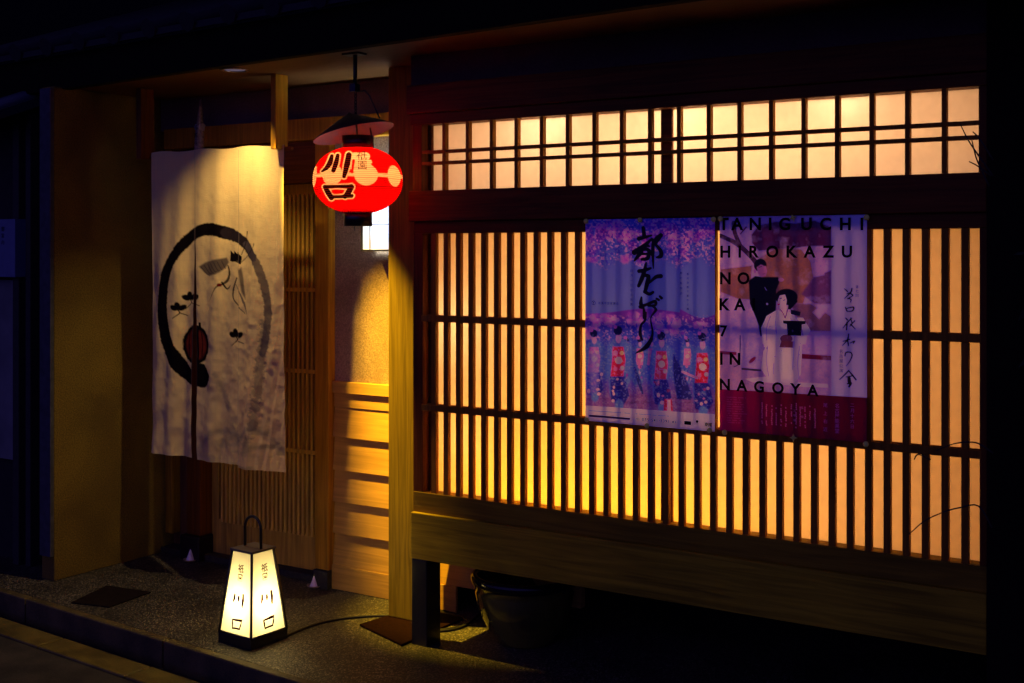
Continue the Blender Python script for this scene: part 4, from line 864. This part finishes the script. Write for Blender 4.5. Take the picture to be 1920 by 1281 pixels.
    g = np.clip((y - fy) / 60, 0, 1); g2 = np.clip((x - 1350) / 120, 0, 1)
    cf = (lin((150, 8, 92))[None] * (1 - g2)[:, None] + lin((104, 4, 40))[None] * g2[:, None]); cv.c = cv.c * (1 - c0[:, None]) + cf * c0[:, None]
    for col_ in range(13):
        cx = 1428 + col_ * 9.2 + R_.uniform(-1, 1)
        if cx > 1532: break
        yy = 752 + R_.uniform(0, 14)
        while yy < 798 + R_.uniform(-8, 6):
            if R_.random() < .8: cv.ell(cx + R_.uniform(-.5, .5), yy + (cx - 1350) * .02, 1.1, 1.4, (226, 120, 190), soft=.8, op=.75)
            yy += 3.4
    for r_i in range(12):
        yy = 744 + r_i * 4.3; xx = 1364
        while xx < 1364 + R_.uniform(24, 42):
            if R_.random() < .8: cv.ell(xx, yy + (xx - 1350) * .05, .8, .8, (200, 90, 170), soft=.7, op=.6)
            xx += 2.1
YPO = YB + 0.0125
pa, sheet_a = poster('blossom_dance_poster', 1098.5, 1341, 412, 788.5, 'blue poster of kimono dancers under pink blossom with black brush title', paint_a, YPO, .004)
pb, sheet_b = poster('stage_dance_poster', 1350, 1626, 407, 807, 'mauve poster of a robed pair on stage with widely spaced capital letters', paint_b, YPO, .004)
def fposter(Y):
    return lambda u, v: Vector((u, Y, v))
def put_glyph(m, ch, px_, py_, hpx, Y, bold=0, w=1.0, mi=0, full=False):
    c = pt(px_, py_, Y); h = hpx * Y / (CS + (px_ - 960) / F * SN) / F
    glyph(m, ch, c.x, c.z, h, fposter(Y), bold, w, mi, full)
YT = YPO - 0.0050
# poster one: small writing
m = MB()
s_ = 'TEL 075-541-3391'; xx = 1192
for i, ch_ in enumerate(s_):
    big = i > 3; hh = 6.0 if big else 4.2
    if ch_ == '-': put_glyph(m, '-', xx + 1.2, 786 + (xx - 1192) * .068, 1.0, YT)
    elif ch_ != ' ': put_glyph(m, ch_, xx + 1.5, 786 + (xx - 1192) * .068, hh, YT, .01)
    xx += (4.6 if big else 3.0) if ch_ != '-' else 3.4
for i, ch_ in enumerate('都をどり'): put_glyph(m, ch_, 1262 + i * 5, 791.5 + i * .3, 4.4, YT, .01, full=True)
for i, ch_ in enumerate('南座'): put_glyph(m, ch_, 1324.5 + i * 7, 796 + i * .5, 7.2, YT, .02, full=True)
for i, ch_ in enumerate('祇園甲部歌舞会'): put_glyph(m, ch_, 1124 + i * 5.6, 568.5 + i * .15, 5, YT, .005, full=True)
for i, ch_ in enumerate('春の京都で華やぐ舞'): put_glyph(m, ch_, 1289.5, 514 + i * 8.2, 4.6, YT, .005, full=True)
for i, ch_ in enumerate('春の風物詩'): put_glyph(m, ch_, 1277, 512 + i * 9.6, 4.8, YT, .005, full=True)
for i, ch_ in enumerate('四月一日から祇園'): put_glyph(m, ch_, 1184, 508 + i * 9, 5, YT, .005, full=True)
fnq = fposter(YT); c_ = pt(1113, 568, YT); rr = .0075
ringp = [(c_.x + rr * math.cos(a), c_.z + rr * math.sin(a)) for a in [k * math.pi / 8 for k in range(17)]]; flat_stroke(m, ringp, [.002] * 17, fnq); flat_stroke(m, [(c_.x - .004, c_.z + .003), (c_.x + .004, c_.z + .003)], [.002, .002], fnq); flat_stroke(m, [(c_.x, c_.z + .003), (c_.x, c_.z - .006)], [.0025, .002], fnq)
q = pt(1283, 793, YT); m.poly([(q.x + a, YT, q.z + b) for a, b in ((0, -.006), (.026, -.006), (.026, .007), (0, .007))])
q = pt(1304, 791, YT); m.poly([(q.x + a, YT, q.z + b) for a, b in ((0, .003), (.006, -.007), (.012, .003), (.006, .007))])
m.build('lettering', M_ink, sheet_a)
# poster two: spaced capitals and Japanese writing
rows = [('TANIGUCHI', [1357, 1382, 1416, 1444, 1471, 1512, 1548, 1585, 1616], 420, 24), ('HIROKAZU', [1360, 1387, 1414, 1448, 1485, 1518, 1553, 1588], 472, 23), ('NO', [1360, 1394], 522, 23), ('KAI', [1359, 1387, 1413], 571, 23), ('7', [1357], 621, 22), ('IN', [1352.5, 1378], 673, 23)]
for s_, xs_, yy, hh in rows:
    m = MB()
    for ch_, xx in zip(s_, xs_): put_glyph(m, ch_, xx, yy, hh, YT, .035)
    m.build('lettering', M_ink, sheet_b)
m = MB()
for ch_, xx in zip('NAGOYA', [1359, 1391, 1423, 1458.5, 1491.5, 1524]): put_glyph(m, ch_, xx, 721 + (xx - 1359) * .067, 22, YT, .035)
m.build('lettering', M_ink, sheet_b); m = MB()
for i, ch_ in enumerate('第七回'): put_glyph(m, ch_, 1607, 538 + i * 8, 5.5, YT, full=True)
for i, ch_ in enumerate('名古屋公演'): put_glyph(m, ch_, 1577, 659 + i * 9, 7, YT, full=True)
m.build('lettering', M_ink, sheet_b)
m = MB()
for s_, xx, yy, st, hh in (('尾上右近', 1547.5, 760, 15, 7.5), ('名古屋能楽堂', 1569.5, 761, 9.4, 8.2), ('二月十六日', 1598, 760, 10, 7.2), ('長唄', 1504, 765, 17, 5), ('三味線', 1490, 770, 9, 4.5), ('囃子', 1528, 778, 6, 4.5)):
    for i, ch_ in enumerate(s_): put_glyph(m, ch_, xx, yy + i * st, hh, YT, .005, full=True)
m.build('pink_lettering', plain('pink_print', (0.75, 0.28, 0.6), 0.8), sheet_b)
# pins
def pin(px_, py_, star, label, Y):
    c = pt(px_, py_, Y); m = MB(); Rm = Matrix.Rotation(math.pi / 2, 3, 'X')
    if star:
        V_ = []
        for k in range(8): r = 0.0135 if k % 2 == 0 else 0.0058; a = k * math.pi / 4 + (0.3 if py_ < 600 else 0); V_.append((c.x + r * math.cos(a), c.z + r * math.sin(a)))
        fr = [m.bm.verts.new((a, Y - .004, b)) for a, b in V_]; bk = [m.bm.verts.new((a, Y, b)) for a, b in V_]; ce = m.bm.verts.new((c.x, Y - .007, c.z))
        for k in range(8): m.bm.faces.new([fr[k], fr[(k + 1) % 8], ce]); m.bm.faces.new([fr[k], bk[k], bk[(k + 1) % 8], fr[(k + 1) % 8]])
    else:
        m.lathe([(0.0095, 0), (0.0095, 0.003), (0.0075, 0.0048), (0.0035, 0.0062), (0.0002, 0.0066)], c, 20, Rm)
    o = m.build('pushpin', plain('pin_metal', (0.9, 0.88, 0.14), 0.5)); tag(o, label, 'pin', 'pins holding the two posters'); return o
Yp = YPO - 0.0052
for a in [(1099, 415, 0, 'round brass pin at the blossom poster\'s top left corner'), (1200, 412.5, 0, 'round brass pin at the middle of the blossom poster\'s top edge'), (1338, 411.5, 0, 'round brass pin at the blossom poster\'s top right corner'),
          (1351, 410.5, 0, 'round brass pin at the stage poster\'s top left corner'), (1487, 408.5, 1, 'star shaped brass pin at the middle of the stage poster\'s top edge'), (1625, 408, 0, 'round brass pin at the stage poster\'s top right corner'),
          (1100.5, 787, 0, 'round brass pin at the blossom poster\'s bottom left corner'), (1213, 798, 0, 'round brass pin at the middle of the blossom poster\'s bottom edge'), (1330.5, 807, 0, 'round brass pin at the blossom poster\'s bottom right corner'),
          (1359, 811, 0, 'round brass pin at the stage poster\'s bottom left corner'), (1488, 821, 1, 'star shaped brass pin at the middle of the stage poster\'s bottom edge'), (1623.5, 833, 0, 'round brass pin at the stage poster\'s bottom right corner')]:
    pin(a[0], a[1], a[2], a[3], Yp)

# ------------------------------------------------------------------ neighbours at the frame's left, shrub at its right
nb = empty('neighbouring_house', (-5.6, 3.95, 0), 'dark neighbouring house front at the left edge with posts and a pale panel', 'building')
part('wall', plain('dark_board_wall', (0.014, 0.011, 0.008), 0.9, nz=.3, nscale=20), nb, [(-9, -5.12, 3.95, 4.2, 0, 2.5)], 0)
xa, xb_ = PX(33, 3.9), PX(75, 3.9)
part('post', plain('weathered_post', (0.025, 0.02, 0.015), 0.8, nz=.3, nscale=30), nb, [(xa, xa + 0.05, 3.87, 3.949, 0, 2.3), (xa + 0.09, xa + 0.13, 3.88, 3.949, 0, 2.3)], .004)
part('pale_panel', plain('pale_panel', (0.16, 0.16, 0.15), 0.7, nz=.2, nscale=8), nb, [(-6.4, PX(29, 3.92), 3.92, 3.949, PZ(20, 862, 3.92), PZ(20, 525, 3.92))], .002)
m = MB(); m.frustum([(-9, 3.55, 2.24), (-5.30, 3.66, 2.24), (-5.30, 4.6, 2.6), (-9, 4.6, 2.6)], [(-9, 3.55, 2.285), (-5.30, 3.66, 2.285), (-5.30, 4.6, 2.65), (-9, 4.6, 2.65)])
for i in range(12): x = -5.36 - i * .28; m.tube([(x, 3.64 - i * .008, 2.285), (x, 4.6, 2.65)], 0.04, 10)
m.build('roof', plain('blue_grey_tile', (0.04, 0.05, 0.07), 0.35), nb)
bx0, bx1, bz0, bz1 = -6.3, PX(28, 3.84), PZ(15, 520, 3.84), PZ(15, 411, 3.84)
sg = empty('wall_sign_box', (bx1 - .1, 3.84, bz0), 'small pale blue box sign with dark writing on the far left house', 'sign')
sbx = part('box', plain('pale_blue_box', (0.12, 0.15, 0.26), 0.5, nz=.1, nscale=20), sg, [(bx0, bx1, 3.84, 3.918, bz0, bz1)], .003)
m = MB()
for i, ch_ in enumerate('御案内'): glyph(m, ch_, PX(5, 3.838), bz1 - .05 - i * .034, .024, lambda u, v: Vector((u, 3.8385, v)))
m.build('lettering', M_ink, sbx)

shrub = empty('bare_shrub', (-0.50, 3.72, 0), 'dark thin twigged shrub reaching across the window\'s right end', 'shrub')
M_twig = plain('twig_bark', (0.03, 0.022, 0.015), 0.9)
m = MB(); rs = random.Random(11)
m.tube([(-.5, 3.72, 0), (-.49, 3.70, .4), (-.53, 3.71, .9), (-.50, 3.69, 1.5), (-.52, 3.7, 2.1)], [.022, .018, .014, .009, .004], 8)
for (L_) in ([(1860, 990), (1835, 949), (1800, 952), (1770, 960), (1735, 976), (1712, 995), (1704, 1002)], [(1862, 850), (1835, 832), (1812, 829), (1790, 832), (1772, 838), (1755, 845)], [(1862, 330), (1830, 285), (1815, 262), (1800, 232)], [(1862, 300), (1838, 262), (1824, 247)], [(1855, 350), (1834, 305), (1828, 288), (1822, 262)], [(1858, 330), (1834, 312), (1817, 303)], [(1745, 862), (1722, 852), (1714, 862)]):
    P_ = [pt(a, b, 3.72) for a, b in L_]; m.tube(smooth_path(P_, 4), [0.0028 * (1 - .6 * k / (len(P_) * 4)) for k in range((len(P_) - 1) * 4 + 1)], 6)
for i in range(26):
    z = rs.uniform(.5, 2.1); a = Vector((-.51, 3.70, z)); d = Vector((rs.uniform(-.03, .35), rs.uniform(-.25, .12), rs.uniform(.05, .35))); m.tube([a, a + d * .5 + Vector((0, 0, .03)), a + d], [.005, .003, .0012], 5)
m.build('branch', M_twig, shrub)
m = MB()
for i in range(900):
    c = Vector((-.36 + rs.gauss(0, .12), 3.66 + rs.gauss(0, .12), rs.uniform(.2, 2.0)))
    if c.x < -.60: continue
    n_ = Vector((rs.gauss(0, 1), rs.gauss(0, 1), rs.gauss(0, 1))).normalized(); a = n_.orthogonal().normalized(); b = n_.cross(a); L_ = rs.uniform(.02, .04)
    m.poly([c - a * L_, c + b * L_ * .35, c + a * L_, c - b * L_ * .35])
m.build('foliage', plain('dark_leaf', (0.03, 0.045, 0.02), 0.6), shrub)
